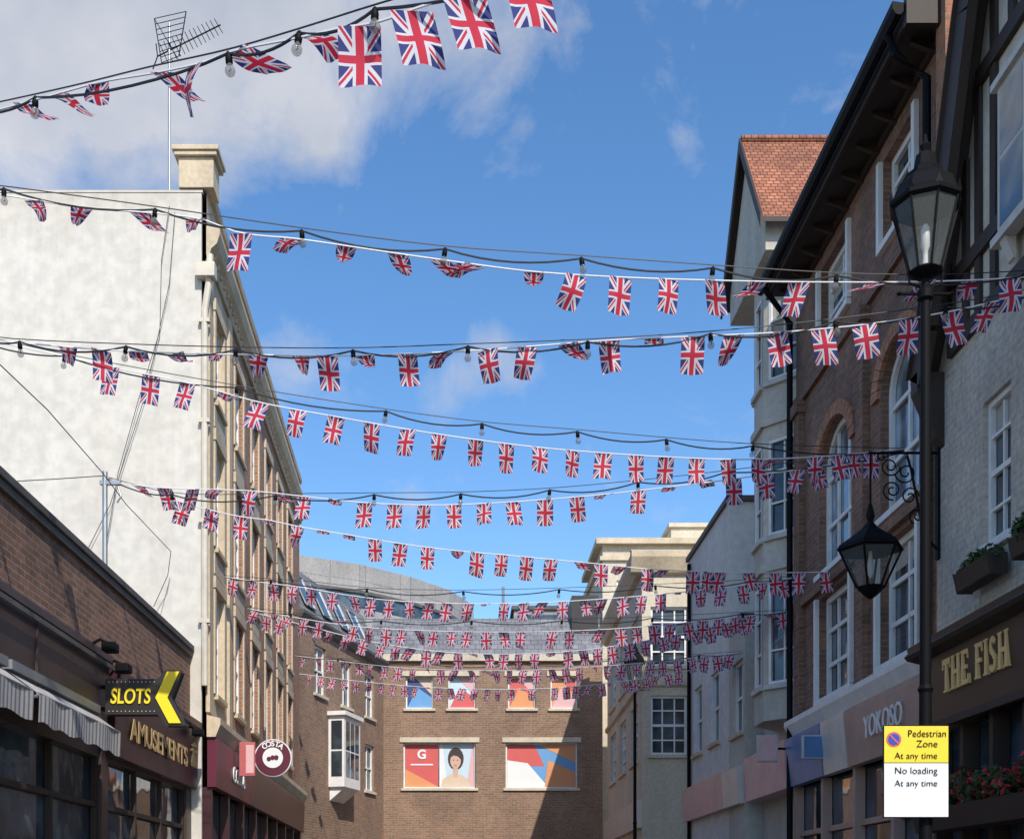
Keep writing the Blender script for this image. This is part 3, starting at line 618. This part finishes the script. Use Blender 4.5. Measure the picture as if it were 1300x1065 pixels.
for (px,py,w_,h_,Y,mt,mt2,lb) in((1036,948,36,30,17.3,fas_blue,wdull,'blue projecting sign with pale border'),(974,950,26,34,19.2,fas_pink,wdull,'pink projecting sign with pale border')):
    a=P(px-w_/2,py-h_/2,Y);b_=P(px+w_/2,py+h_/2,Y)
    S=thing('projecting_sign',(5.3,Y,b_.z),lb+' fixed above a shop front','sign')
    m=MB();m.box(W,a.x,b_.x,Y-.04,Y+.04,b_.z,a.z);mk('panel',m,mt2,S,bevel=.01)
    m=MB();m.box(W,a.x+.02,b_.x-.02,Y-.048,Y-.042,b_.z+.02,a.z-.02);mk('face',m,mt,S)
    cz=(a.z+b_.z)/2;m=MB();m.tube([(b_.x-.01,Y,cz),(5.45,Y,cz)],.02);mk('bracket',m,blackp,S)
# ------------------------------------------------------------ PUB
fp=Fr((5.2,0,0),(0,1,0),(-1,0,0))
T=thing('pub_building',(7,10,0),'cream painted brick pub with dark timber gable and black fascia','building')
o1=(11.25,11.85,5.1,6.55);o1b=(10.0,10.7,5.1,6.55)
m=MB();body(m,fp,6,13.0,0,7.0,8);wall(m,fp,6,13.0,4.3,7.3,[o1,o1b],dep=.14)
mk('wall',m,brick_paint,T)
half=[(13.02,7.3),(12.75,7.75),(12.5,8.4),(12.2,9.3),(11.8,10.4),(11.2,11.7),(10.4,13.0),(9.5,14.2)]
full=half+[(19.0-u,z) for u,z in reversed(half[:-1])]
m=MB();m.slab(fp,[(13.0,7.302)]+[(u-.02,z) for u,z in full[1:-1]]+[(6.0,7.302)],-.2,.0);mk('gable_wall',m,cream,T)
m=MB()
for i in range(len(full)-1):
    (u,z),(u2,z2)=full[i],full[i+1];t=Vector((u2-u,z2-z)).normalized();ins=Vector((-t.y,t.x))*.3
    m.slab(fp,[(u,z),(u2,z2),(u2+ins.x,z2+ins.y),(u+ins.x,z+ins.y)],.2,.3)
mk('bargeboard',m,timber,T)
m=MB();p=fp.p
for i in range(len(full)-1):
    (u,z),(u2,z2)=full[i],full[i+1]
    for dd in(.0,.05): m.face([p(u,.34,z+dd),p(u2,.34,z2+dd),p(u2,-8,z2+dd),p(u,-8,z+dd)],0)
    m.face([p(u,.34,z),p(u2,.34,z2),p(u2,.34,z2+.05),p(u,.34,z+.05)])
mk('roof',m,timber,T)
m=MB()
for u in(12.5,12.15,11.85,11.5): m.box(fp,u,u+.12,.003,.04,7.5,8.0+(12.7-u)*2.2)
for z in(7.35,8.05,9.75): m.box(fp,10.2,12.6-max(0,z-8)*.4,.003,.06,z,z+.16)
for u in(11.1,10.7): m.box(fp,u,u+.12,.003,.045,9.92,11.2)
m.prof(fp,12.8,12.98,[(0.003,6.5),(.08,6.6),(.3,7.1),(.3,7.3),(0.003,7.3)])
mk('timber_framing',m,timber,T)
m=MB();m.box(fp,9.6,11.2,.07,.15,7.85,9.25);m.box(fp,9.55,11.25,.065,.2,7.77,7.848);m.box(fp,9.55,11.25,.065,.2,9.252,9.32)
w=mk('bay_window',m,wdull,T)
for u in(10.2,11.0):
    m=MB();m.prof(fp,u,u+.12,[(.065,7.56),(.09,7.57),(.17,7.768),(.065,7.768)]);mk('bracket',m,wdull,w)
fp2=Fr((5.047,0,0),(0,1,0),(-1,0,0));m=MB()
for i in range(3):
    u=9.66+i*.52
    for z0,z1 in((7.93,8.55),(8.6,9.18)): m.face([fp2.p(u,0,z0),fp2.p(u+.45,0,z0),fp2.p(u+.45,0,z1),fp2.p(u,0,z1)])
mk('window_pane',m,glass,w)
window(fp,o1,T,2,4,dep=.14,sm=wpaint);window(fp,o1b,T,2,4,dep=.14,sm=wpaint)
m=MB();m.prof(fp,6,13.1,[(0.003,3.5),(.1,3.5),(.16,4.2),(.28,4.26),(.3,4.36),(.02,4.42),(0.003,4.42)]);mk('fascia',m,fas_black,T,label='black fascia with gold capital letters')
m=MB();m.prof(fp,6,13.1,[(.165,4.19),(.3,4.225),(.33,4.262),(.3,4.3),(.285,4.27)]);m.box(fp,6,13.1,.1,.15,3.42,3.498);mk('moulding',m,timber,T)
def serif_text(s,u_start,u_end,z0,h,fr,d,par):
    G={'T':(.8,[(0,.83,.8,1),(.3,0.06,.5,.83),(.17,0,.63,.06),(0,.7,.07,.83),(.73,.7,.8,.83)]),
       'H':(.92,[(.08,.06,.28,.94),(.64,.06,.84,.94),(.28,.44,.64,.56),(0,0,.36,.06),(.56,0,.92,.06),(0,.94,.36,1),(.56,.94,.92,1)]),
       'E':(.77,[(.08,0,.28,1),(.28,.87,.7,1),(.28,.44,.56,.56),(.28,0,.76,.13),(0,0,.08,.06),(0,.94,.08,1),(.63,.73,.7,.87),(.69,.13,.76,.28)]),
       'F':(.72,[(.08,.06,.28,1),(.28,.87,.7,1),(.28,.44,.56,.56),(0,0,.36,.06),(0,.94,.08,1),(.63,.73,.7,.87)]),
       'I':(.4,[(.1,.06,.3,.94),(0,0,.4,.06),(0,.94,.4,1)]),' ':(.38,[])}
    S_W=.64;gap=.12
    tot=sum((S_W if c=='S' else G[c][0])+gap for c in s)-gap;k=(u_end-u_start)/tot
    x=0;m=MB()
    for c in s:
        if c=='S':
            path=[]
            for i in range(13): a=math.radians(25+i*(245/12));path.append((.31+.2*math.cos(a),.735+.185*math.sin(a)))
            for i in range(1,13): a=math.radians(90-i*(245/12));path.append((.31+.22*math.cos(a),.275+.2*math.sin(a)))
            for i in range(len(path)-1):
                (a0,b0),(a1,b1)=path[i],path[i+1];t=Vector((a1-a0,b1-b0)).normalized();n=Vector((-t.y,t.x))*.08
                q=[(a0+n.x,b0+n.y),(a1+n.x,b1+n.y),(a1-n.x,b1-n.y),(a0-n.x,b0-n.y)]
                m.slab(fr,[(u_end-(x+a)*k,z0+b*h) for a,b in q],d,d+.035+.0005*(i%3))
            x+=S_W+gap
        else:
            w_,rs=G[c]
            for (a,b0,c_,d_) in rs: m.box(fr,u_end-(x+a)*k,u_end-(x+c_)*k,d,d+.035,z0+b0*h,z0+d_*h)
            x+=w_+gap
    return mk('lettering',m,gold,par)
serif_text('THE FISH',10.97,12.48,3.76,.35,fp,.125,T)
m=MB();m.face([fp.p(6,-.15,0),fp.p(13,-.15,0),fp.p(13,-.15,3.45),fp.p(6,-.15,3.45)]);w=mk('shop_window',m,glass,T)
m=MB()
for i in range(11): u=6.05+i*.69;m.box(fp,u,u+.08,-.14,.03,.3,3.42)
m.box(fp,6,13,-.14,.02,2.55,2.63);m.box(fp,6,13,-.17,.04,.1,.6);mk('window_frame',m,timber,w)
def leaves(m,c,ex,n,s=.05,mi=(0,1)):
    for _ in range(n):
        while True:
            q=Vector([random.uniform(-1,1) for _ in range(3)])
            if q.length<1 and random.random()<.4+.6*q.length: break
        p=Vector(c)+Vector((q.x*ex[0],q.y*ex[1],q.z*ex[2]))
        a=Vector([random.gauss(0,1) for _ in range(3)]).normalized();b_=a.cross(Vector([random.gauss(0,1) for _ in range(3)])).normalized();r=s*random.uniform(.5,1.1)
        m.face([p-a*r,p+b_*r*.5,p+a*r,p-b_*r*.5],random.choice(mi))
for u0,u1,hz in((11.18,11.95,4.68),(10.0,10.75,4.68)):
    T2=thing('window_box',fp.p((u0+u1)/2,.2,hz),'wooden window box with trailing green plants on the pub wall','planter','window boxes on the pub')
    m=MB();m.prof(fp,u0,u1,[(.07,hz),(.22,hz),(.26,hz+.19),(.07,hz+.19)]);mk('trough',m,timber,T2,bevel=.008)
    m=MB()
    for k in range(5): leaves(m,fp.p(u0+(u1-u0)*(k+.5)/5,.17+random.uniform(-.03,.05),hz+.22+random.uniform(-.04,.05)),(.1,.12,random.uniform(.07,.14)),150,.035)
    mk('plants',m,[leafm,leafd],T2)
T2=thing('flower_trough',fp.p(11.2,.35,2.6),'long trough of red and green flowers below the pub fascia','planter')
m=MB();m.prof(fp,9.6,12.7,[(.05,2.3),(.35,2.3),(.4,2.52),(.05,2.52)]);mk('trough',m,timber,T2)
m=MB()
for k in range(14): leaves(m,fp.p(9.7+k*.225,.25+random.uniform(-.04,.06),2.66+random.uniform(-.06,.1)),(.18,.18,random.uniform(.12,.2)),240,.045,(0,0,1,1,2))
mk('flowers',m,[leafm,leafd,flowr],T2)
# pub lantern
T2=thing('hanging_lantern',(5.2,12.95,4.9),'large black wall lantern hanging from scrolled iron bracket','lamp')
LY=12.95;lx=P(1105,700,LY).x
def lz(py): return EYE+(CY-py)/F*LY
def LP(px,py): return P(px,py,LY)
m=MB()
m.tube([(5.2,LY,lz(575)),(lx-.02,LY,lz(575))],.016);m.tube([(5.2,LY,lz(700)),(5.12,LY,lz(690)),(5.0,LY,lz(660)),(4.9,LY,lz(600)),(4.85,LY,lz(578))],.014)
m.tube([(lx,LY,lz(575)),(lx,LY,lz(640))],.012)
def scroll(cx,cy,r,turns=1.6,ph=0,sg=1):
    pts=[]
    for i in range(26): t=i/25;a=ph+sg*turns*2*math.pi*t;rr=r*(1-.8*t);pts.append(LP(cx+rr*math.cos(a),cy+rr*math.sin(a)))
    m.tube(pts,.009,5)
for q in((1130,592,13,1.6,0,1),(1150,600,14,1.5,3,-1),(1133,622,13,1.6,1.5,1),(1155,630,12,1.4,0,-1),(1165,655,11,1.4,2,1),(1120,580,8,1.2,0,-1)): scroll(*q)
m.box(W,5.17,5.198,LY-.04,LY+.04,lz(710),lz(565));mk('bracket',m,blackp,T2)
c0=(lx,LY,0)
m=MB();m.lathe(c0,[(.02,lz(640)),(.05,lz(655)),(.03,lz(662)),(.1,lz(672)),(.34,lz(692)),(.37,lz(698)),(.34,lz(700))],6,0)
m.lathe(c0,[(.16,lz(745)),(.14,lz(748)),(.08,lz(755)),(.02,lz(760))],6)
for i in range(6):
    a=2*math.pi*i/6;cs,sn=math.cos(a),math.sin(a);m.tube([(lx+.34*cs,LY+.34*sn,lz(699)),(lx+.15*cs,LY+.15*sn,lz(746))],.013,5)
mk('lantern_frame',m,blackp,T2)
def openring(m,c,r0,z0,r1,z1,n,mi=0):
    for i in range(n):
        a=2*math.pi*i/n;a2=2*math.pi*(i+1)/n
        m.face([(c[0]+r0*math.cos(a),c[1]+r0*math.sin(a),z0),(c[0]+r0*math.cos(a2),c[1]+r0*math.sin(a2),z0),(c[0]+r1*math.cos(a2),c[1]+r1*math.sin(a2),z1),(c[0]+r1*math.cos(a),c[1]+r1*math.sin(a),z1)],mi)
m=MB();openring(m,c0,.145,lz(746),.33,lz(700),6);mk('lantern_glass',m,m_lg,T2)
m=MB();m.lathe(c0,[(.0,lz(735)),(.03,lz(728)),(.035,lz(718)),(.02,lz(706)),(.02,lz(700))],12);mk('light_bulb',m,whitel,T2,smooth=True)
# ------------------------------------------------------------ street lamps
def street_lamp(x,y,top,label,grp='street lamps'):
    T=thing('street_lamp',(x,y,0),label,'street lamp',grp)
    c=(x,y,0);h=top-1.05
    m=MB();m.lathe(c,[(.16,.12),(.16,.35),(.11,.42),(.11,1.2),(.075,1.3),(.052,1.36),(.045,h*.5),(.058,h*.5+.03),(.042,h*.5+.06),(.036,h-.2),(.06,h-.18),(.06,h-.12),(.032,h-.08),(.028,h-.02)],16)
    mk('post',m,blackp,T)
    m=MB();m.tube([(x-.2,y,h-.14),(x+.2,y,h-.14)],.012);m.lathe((x-.2,y,h-.14),[(0,-.02),(.02,0),(0,.02)],8);m.lathe((x+.2,y,h-.14),[(0,-.02),(.02,0),(0,.02)],8);mk('ladder_bar',m,blackp,T)
    m=MB();n=8
    m.lathe(c,[(.03,h-.03),(.1,h),(.13,h+.02),(.11,h+.04)],n)
    m.lathe(c,[(.245,h+.5),(.27,h+.52),(.27,h+.55),(.24,h+.58),(.2,h+.68),(.13,h+.74),(.13,h+.77),(.09,h+.8),(.07,h+.9),(.03,h+.93),(.045,h+.97),(.02,h+1.0),(.008,h+1.06)],n)
    for i in range(n):
        a=2*math.pi*i/n;cs,sn=math.cos(a),math.sin(a);m.tube([(x+.12*cs,y+.12*sn,h+.03),(x+.245*cs,y+.245*sn,h+.51)],.009,5)
        m.slab(Fr((x+.25*cs,y+.25*sn,0),(-sn,cs,0),(cs,sn,0)),[(-.03,h+.55),(.03,h+.55),(0,h+.62)],0,.012)
    for s_ in(-1,1): m.tube([(x+s_*.02,y,h-.1),(x+s_*.12,y,h-.06),(x+s_*.13,y,h+.02)],.01,5)
    mk('lantern_frame',m,blackp,T)
    m=MB();openring(m,c,.115,h+.03,.237,h+.5,n);mk('lantern_glass',m,m_lg,T)
    m=MB();m.lathe(c,[(.02,h+.06),(.02,h+.18),(.033,h+.22),(.033,h+.34),(.015,h+.38)],10);mk('light_bulb',m,whitel,T,smooth=True)
    return T
street_lamp(3.47,8.9,7.34,'tall black heritage street lamp with tapered glass lantern')
street_lamp(P(806,900,29).x,29,7.9,'tall black heritage street lamp further along the pavement')
# parking sign
S=thing('parking_sign',(3.36,8.8,1.9),'yellow and white pedestrian zone parking restriction plate on lamp post','sign')
fs=Fr((0,8.8,0),(1,0,0),(0,-1,0));a=P(1121,920,8.8);b_=P(1205,968,8.8)
m=MB();m.box(fs,a.x,b_.x,-.006,.0,2.2,a.z);mk('plate',m,blackp,S)
m=MB();m.box(fs,a.x+.008,b_.x-.008,.0005,.004,b_.z+.003,a.z-.008);mk('yellow_panel',m,yel2,S)
m=MB();m.box(fs,a.x+.008,b_.x-.008,.0005,.004,2.208,b_.z-.003);mk('white_panel',m,whitel,S)
m=MB()
for t,z,s_ in(('Pedestrian',931,.074),('Zone',944,.074),('At any time',959,.068)):
    q=P(1177 if z<950 else 1163,z,8.79);m.text(t,s_,(q.x,8.79,q.z),(1,0,0),(0,0,1),ext=.001,off=-.0006,width=.28 if z<940 else None)
q=P(1163,978,8.79);m.text('No loading',.072,(q.x,8.79,q.z),(1,0,0),(0,0,1),ext=.001,off=-.0006);q=P(1163,994,8.79);m.text('At any time',.068,(q.x,8.79,q.z),(1,0,0),(0,0,1),ext=.001,off=-.0006)
mk('lettering',m,blackp,S)
q=P(1135,938,8.79);m=MB();disc(m,q,.056,8.795,.002);mk('roundel',m,c_red,S)
m=MB();disc(m,q,.042,8.792,.002);mk('roundel_centre',m,cm('print_strong_blue',(.02,.06,.4)),S)
m=MB();m.slab(Fr((q.x,8.789,q.z),(1,0,0),(0,-1,0)),[(-.036,.028),(-.028,.036),(.036,-.028),(.028,-.036)],0,.002);mk('roundel_bar',m,c_red,S)
for z in(2.4,2.75): m=MB();m.box(W,3.41,3.53,8.806,8.96,z,z+.04);mk('clip',m,galv,S)
# ------------------------------------------------------------ bunting
FW,FH=.205,.325
def flag_mesh(blow,side,twist,wave,curl):
    nx,nz=8,12;v=[];f=[];uvs=[];ph=random.uniform(0,6)
    y=z=x=0
    for j in range(nz+1):
        s=j/nz
        if j:
            an=blow*(1-curl*s)+wave*math.sin(4.5*s+ph);ds=FH/nz;cs=math.cos(side*(1-.3*s))
            z-=math.cos(an)*ds*cs;y+=math.sin(an)*ds*cs;x+=math.sin(side*(1-.3*s))*ds
        for k in range(nx+1):
            t=k/nx-.5;xx=t*FW;tw=twist*s
            rip=.014*math.sin(6*t+ph+3*s)*s+.016*wave*math.sin(9*t-ph)*s
            v.append((x+xx*math.cos(tw),y+xx*math.sin(tw)*.8+rip,z+xx*math.sin(tw)*.4));uvs.append((k/nx,1-s))
    for j in range(nz):
        for k in range(nx): a=j*(nx+1)+k;f.append((a,a+1,a+nx+2,a+nx+1))
    me=bpy.data.meshes.new('flag');me.from_pydata(v,[],f);ul=me.uv_layers.new(name='UVMap')
    for l in me.loops: ul.data[l.index].uv=uvs[l.vertex_index]
    me.polygons.foreach_set('use_smooth',[True]*len(me.polygons));me.materials.append(flagm);return me
ru=random.uniform
VS={'s':[flag_mesh(ru(-.15,.25),ru(-.2,.14),ru(-.45,.45),ru(.05,.3),ru(0,.6)) for i in range(18)],
    'm':[flag_mesh(ru(.1,.8),ru(-.7,.4),ru(-1.1,1.1),ru(.15,.5),ru(0,.8)) for i in range(14)],
    'b':[flag_mesh(ru(1.3,1.95),ru(-1.0,.7),ru(-1.4,1.4),ru(.2,.6),ru(0,.4)) for i in range(20)],
    'w':[flag_mesh(-.05,.02,.12,.2,.2)],'v':[flag_mesh(-.05,.3,.2,.25,.2),flag_mesh(-.1,.36,.3,.2,.2)]}
SCL={'s':1,'m':.94,'b':.9,'w':1.07,'v':1.07}
def planpt(px,Lx,Rx):
    (pl,yl),(pr,yr)=Lx,Rx;xl=(pl-CX)/F*yl;xr=(pr-CX)/F*yr;k=(px-CX)/F
    t=(k*yl-xl)/((xr-xl)-k*(yr-yl));return yl+t*(yr-yl)
def interp(pts,x):
    for i in range(len(pts)-1):
        if pts[i][0]<=x<=pts[i+1][0] or i==len(pts)-2:
            p0=pts[max(i-1,0)];p1=pts[i];p2=pts[i+1];p3=pts[min(i+2,len(pts)-1)]
            t=(x-p1[0])/(p2[0]-p1[0]);h=p2[0]-p1[0]
            m1=(p2[1]-p0[1])/(p2[0]-p0[0]);m2=(p3[1]-p1[1])/(p3[0]-p1[0])
            return (2*t**3-3*t*t+1)*p1[1]+(t**3-2*t*t+t)*h*m1+(-2*t**3+3*t*t)*p2[1]+(t**3-t*t)*h*m2
def bunting(Lx,Rx,tape,flags,label,sc_=1.0):
    g=lambda px:P(px,interp(tape,px),planpt(px,Lx,Rx))
    a,b_=tape[0][0],tape[-1][0];pts=[g(a+(b_-a)*i/70) for i in range(71)]
    m=MB();m.tube(pts,.0075,5)
    T=mk('bunting',m,tapem,label=label,cat='bunting',group='bunting strings across the street')
    for px,ty in flags:
        p=g(px);q=g(px+4);d=(q-p).normalized();big=ty in 'wv'
        me=random.choice(VS[ty]);o=bpy.data.objects.new('flag',me);col.objects.link(o);o.parent=T;o.location=p-ORG[T]+Vector((0,0,-.004))
        yaw=(0 if big else math.atan2(d.y,d.x)+ru(-.35,.35));pit=0 if ty=='w' else -math.asin(max(-1,min(1,d.z)))*(.5 if big else 1)
        o.rotation_euler=(ru(-.12,.12)*(not big),pit+ru(-.12,.12)*(not big),yaw);s=ru(.93,1.04)*SCL[ty]*sc_;o.scale=(s*(1.1 if big else 1),s,s)
def festoon(Lx,Rx,cab,bulbs,label,sag=.07):
    g=lambda px,dz=0:P(px,interp(cab,px),planpt(px,Lx,Rx))+Vector((0,0,dz))
    a,b_=cab[0][0],cab[-1][0];ks=[a]+sorted(bulbs)+[b_];pts=[]
    for i in range(len(ks)-1):
        for j in range(8):
            t=j/8;pts.append(g(ks[i]+(ks[i+1]-ks[i])*t,-sag*4*t*(1-t)*min(1,(ks[i+1]-ks[i])/120)))
    pts.append(g(b_))
    m=MB();m.tube(pts,.009,5);m.tube([g(a+(b_-a)*i/30,.025) for i in range(31)],.005,4)
    T=mk('festoon_light_string',m,cablem,label=label,cat='string lights',group='festoon light cables across the street')
    for px in bulbs:
        p=g(px,-.005);o=bpy.data.objects.new('light_bulb',BULB);col.objects.link(o);o.parent=T;o.location=p-ORG[T];o.rotation_euler=(ru(-.15,.15),ru(-.15,.15),0);o.scale=(.75,.75,.75)
bm=MB();bm.lathe((0,0,0),[(.012,.02),(.024,.0),(.03,-.03),(.03,-.075),(.022,-.08)],10,0);bm.lathe((0,0,0),[(.018,-.079),(.03,-.1),(.042,-.125),(.044,-.145),(.034,-.17),(.015,-.182),(.004,-.184)],12,1)
bm.tube([(0,0,-.08),(.008,0,-.13),(-.008,0,-.14)],.006,4,0)
tmp=mk('light_bulb',bm,[blackp,m_bg],smooth=True);BULB=tmp.data
off=ORG[tmp];BULB.transform(Matrix.Translation(off));bpy.data.objects.remove(tmp)
FL=lambda s:[(int(t[:-1]),t[-1]) for t in s.split()]
CL='black festoon cable with clear bulbs sagging over the street'
L1,R1=(0,8.5),(700,6.0)
festoon(L1,R1,[(-40,142),(0,134),(100,112),(190,90),(290,68),(380,42),(476,12),(560,-12),(740,-60)],[45,290,380,476],CL)
bunting(L1,R1,[(-40,150),(0,139),(70,120),(130,104),(200,92),(255,80),(300,64),(380,48),(432,36),(480,28),(531,10),(600,-12),(675,-38),(740,-60)],FL('30b 68b 125b 205b 248m 300b 383b 456w 522v 588v 664v'),'string of wind blown union flags, large and low over the street')
L2,R2=(0,10.2),(1320,10.6)
festoon(L2,R2,[(-30,236),(5,240),(197,266),(383,293),(565,316),(738,328),(905,340),(1062,350),(1200,352),(1325,346)],[5,197,383,565,738,905,1062],CL)
bunting(L2,R2,[(-30,243),(0,247),(105,263),(250,277),(306,296),(375,303),(505,322),(605,336),(678,345),(788,352),(907,356),(1015,358),(1150,358),(1250,355),(1325,350)],FL('43b 105b 175b 250b 306s 375b 440b 505b 555b 603b 678b 732m 788s 849s 907m 963b 1015m 1115b 1175b 1234b 1283m'),'string of twisted wind blown union flags')
L3,R3=(0,11.2),(1320,10.6)
festoon(L3,R3,[(-30,428),(25,434),(160,440),(300,444),(448,445),(594,440),(746,434),(902,424),(1060,408),(1250,382),(1325,366)],[25,160,300,448,594,746,902,1060,1200],CL)
bunting(L3,R3,[(-30,430),(0,433),(150,445),(300,450),(450,451),(600,445),(773,432),(880,427),(986,422),(1097,412),(1208,395),(1325,368)],FL('85b 128m 175b 222b 283b 328b 380b 415m 463b 517m 565b 619s 670m 720b 773s 830b 880s 932m 986s 1044s 1097s 1153s 1208m 1262m'),'string of union flags, lit and shaded')
L4,R4=(60,13.0),(1148,14.2)
festoon(L4,R4,[(-60,420),(82,452),(300,492),(490,522),(612,538),(733,548),(846,558),(956,566),(1148,572)],[82,300,490,612,733,846,956],CL)
bunting(L4,R4,[(-60,422),(80,452),(141,466),(238,486),(331,511),(427,529),(518,545),(604,558),(685,568),(767,575),(846,580),(924,583),(993,582),(1060,578),(1148,570)],FL('141s 192s 238s 287b 331s 379s 427s 472s 518s 558m 604m 643s 685s 727s 767s 807s 846s 885s 924m 962m 993b 1035m 1063s 1085m 1106s 1130b'),'long evenly spaced string of small union flags',.96)
L5,R5=(137,15.3),(1148,14.3)
festoon(L5,R5,[(137,608),(218,628),(350,629),(475,628),(585,627),(698,622),(810,612),(920,600),(1000,590),(1148,574)],[218,350,475,585,698,810,920],CL)
bunting(L5,R5,[(137,612),(205,619),(318,623),(386,630),(463,638),(539,641),(614,639),(692,634),(771,627),(850,618),(931,608),(1013,596),(1080,586),(1148,574)],FL('170b 208m 245m 275b 318s 352b 386s 426b 463s 501s 539s 576s 614s 651s 692s 732s 771b 811s 850b 889b 931s 972s 1013m 1034m'),'string of union flags from roof pole to wall bracket',.95)
L6,R6=(137,15.3),(1052,17.2)
bunting(L6,R6,[(137,606),(205,627),(235,639),(270,648),(307,656),(340,660),(378,668),(443,679),(509,690),(580,699),(637,704),(700,710),(763,716),(822,722),(880,725),(950,727),(1052,726)],FL('235s 270s 307s 340b 378m 410b 443b 476s 509s 543s 580b 606s 637s 669s 700s 735b 763s 790b 822s 851b 880s 900s 915m 950m 984s 1015s 1048s'),'string of small union flags from roof pole',.95)
def auto(Lx,Rx,tape,step,label,cabup=12,fest=True,ph=0,sc_=.93):
    a,b_=tape[0][0],tape[-1][0];fl_=[];x=a+14+ph
    while x<b_-6: fl_.append((x,random.choices('smb',(8,4,1))[0]));x+=step*ru(.9,1.1)
    bunting(Lx,Rx,tape,fl_,label,sc_)
    if fest:
        cab=[(p[0],p[1]-cabup*math.sin(math.pi*(p[0]-a)/(b_-a))) for p in tape];n=int((b_-a)/105)
        festoon(Lx,Rx,cab,[a+(b_-a)*(i+.5)/n for i in range(n)],'thin black festoon cable with small bulbs over the street')
lab='string of small union flags further down the street'
auto((283,20.5),(1015,18.8),[(283,732),(325,738),(387,746),(440,755),(497,762),(585,766),(675,765),(767,760),(860,752),(950,742),(1015,732)],25,lab,16)
auto((312,22.5),(1000,19.6),[(312,772),(377,784),(452,795),(531,800),(640,802),(740,800),(820,795),(900,787),(1000,776)],21,lab,14)
auto((325,23.8),(980,20.6),[(325,778),(400,797),(470,814),(560,827),(650,830),(740,825),(820,813),(900,796),(980,776)],20,lab,10,False)
auto((372,29),(945,22.6),[(372,832),(440,840),(520,848),(640,851),(740,847),(850,838),(945,828)],17,lab,8)
auto((380,31.5),(880,27),[(380,855),(470,866),(560,873),(680,874),(780,866),(880,850)],15,lab,8,False)
# ------------------------------------------------------------ camera, light, sky
cam=bpy.data.cameras.new('camera');co=bpy.data.objects.new('camera',cam);col.objects.link(co)
co.location=(0,0,EYE);co.rotation_euler=(math.radians(90),0,0);cam.sensor_width=36;cam.lens=36*F/1300
cam.shift_x=(650-CX)/1300;cam.shift_y=(CY-532.5)/1300;cam.clip_end=2000;sc.camera=co
sd=Vector((.22,-.74,.72)).normalized();el=math.asin(sd.z);az=math.atan2(sd.x,sd.y)
sl=bpy.data.lights.new('sun','SUN');sl.energy=4.7;sl.angle=math.radians(.5);sl.color=(1,.94,.85)
so=bpy.data.objects.new('sun',sl);col.objects.link(so);so.rotation_euler=sd.to_track_quat('Z','Y').to_euler()
wd=bpy.data.worlds.new('World');sc.world=wd;wd.use_nodes=True;nt=wd.node_tree;bg=nt.nodes['Background']
sk=nt.nodes.new('ShaderNodeTexSky');sk.sky_type='NISHITA';sk.sun_disc=False;sk.sun_elevation=el;sk.sun_rotation=az;sk.air_density=1.0;sk.dust_density=.4;sk.ozone_density=3
hs=nt.nodes.new('ShaderNodeHueSaturation');hs.inputs['Saturation'].default_value=1.18;hs.inputs['Value'].default_value=1.38;nt.links.new(sk.outputs[0],hs.inputs['Color'])
tc=nt.nodes.new('ShaderNodeTexCoord')
nz=nt.nodes.new('ShaderNodeTexNoise');nz.inputs['Scale'].default_value=8;nz.inputs['Detail'].default_value=9;nz.inputs['Roughness'].default_value=.62;nz.inputs['Distortion'].default_value=.35
nt.links.new(tc.outputs['Generated'],nz.inputs['Vector'])
tot=nz.outputs['Fac']
def ad(a,b_,op='ADD'):
    n=nt.nodes.new('ShaderNodeMath');n.operation=op
    for i,v in enumerate((a,b_)):
        if isinstance(v,(int,float)): n.inputs[i].default_value=v
        else: nt.links.new(v,n.inputs[i])
    return n.outputs[0]
for px,py,r,k_ in((0,30,.24,.38),(220,10,.15,.32),(380,10,.1,.26),(415,170,.05,.19),(660,0,.09,.2),(540,0,.09,.22),(635,445,.05,.33),(570,495,.045,.28),(680,490,.04,.22),(380,440,.08,.13)):
    dv=P(px,py,1)-Vector((0,0,EYE));dv.normalize()
    n=nt.nodes.new('ShaderNodeVectorMath');n.operation='DISTANCE';nt.links.new(tc.outputs['Generated'],n.inputs[0]);n.inputs[1].default_value=dv
    mr=nt.nodes.new('ShaderNodeMapRange');mr.interpolation_type='SMOOTHSTEP';nt.links.new(n.outputs['Value'],mr.inputs[0]);mr.inputs[1].default_value=0;mr.inputs[2].default_value=r;mr.inputs[3].default_value=k_;mr.inputs[4].default_value=0
    tot=ad(tot,mr.outputs[0])
den=ramp(nt,tot,.6,.92)
nz2=nt.nodes.new('ShaderNodeTexNoise');nz2.inputs['Scale'].default_value=9;nz2.inputs['Detail'].default_value=5;nt.links.new(tc.outputs['Generated'],nz2.inputs['Vector'])
cc=ramp(nt,nz2.outputs['Fac'],.35,.65,(3.6,3.8,4.3),(5.2,5.2,5.4))
df=ad(den,.88,'MULTIPLY')
fin=mixc(nt,df,hs.outputs[0],cc)
nt.links.new(fin,bg.inputs[0]);bg.inputs[1].default_value=.15
sc.view_settings.view_transform='Standard';sc.view_settings.look='None';sc.view_settings.exposure=0
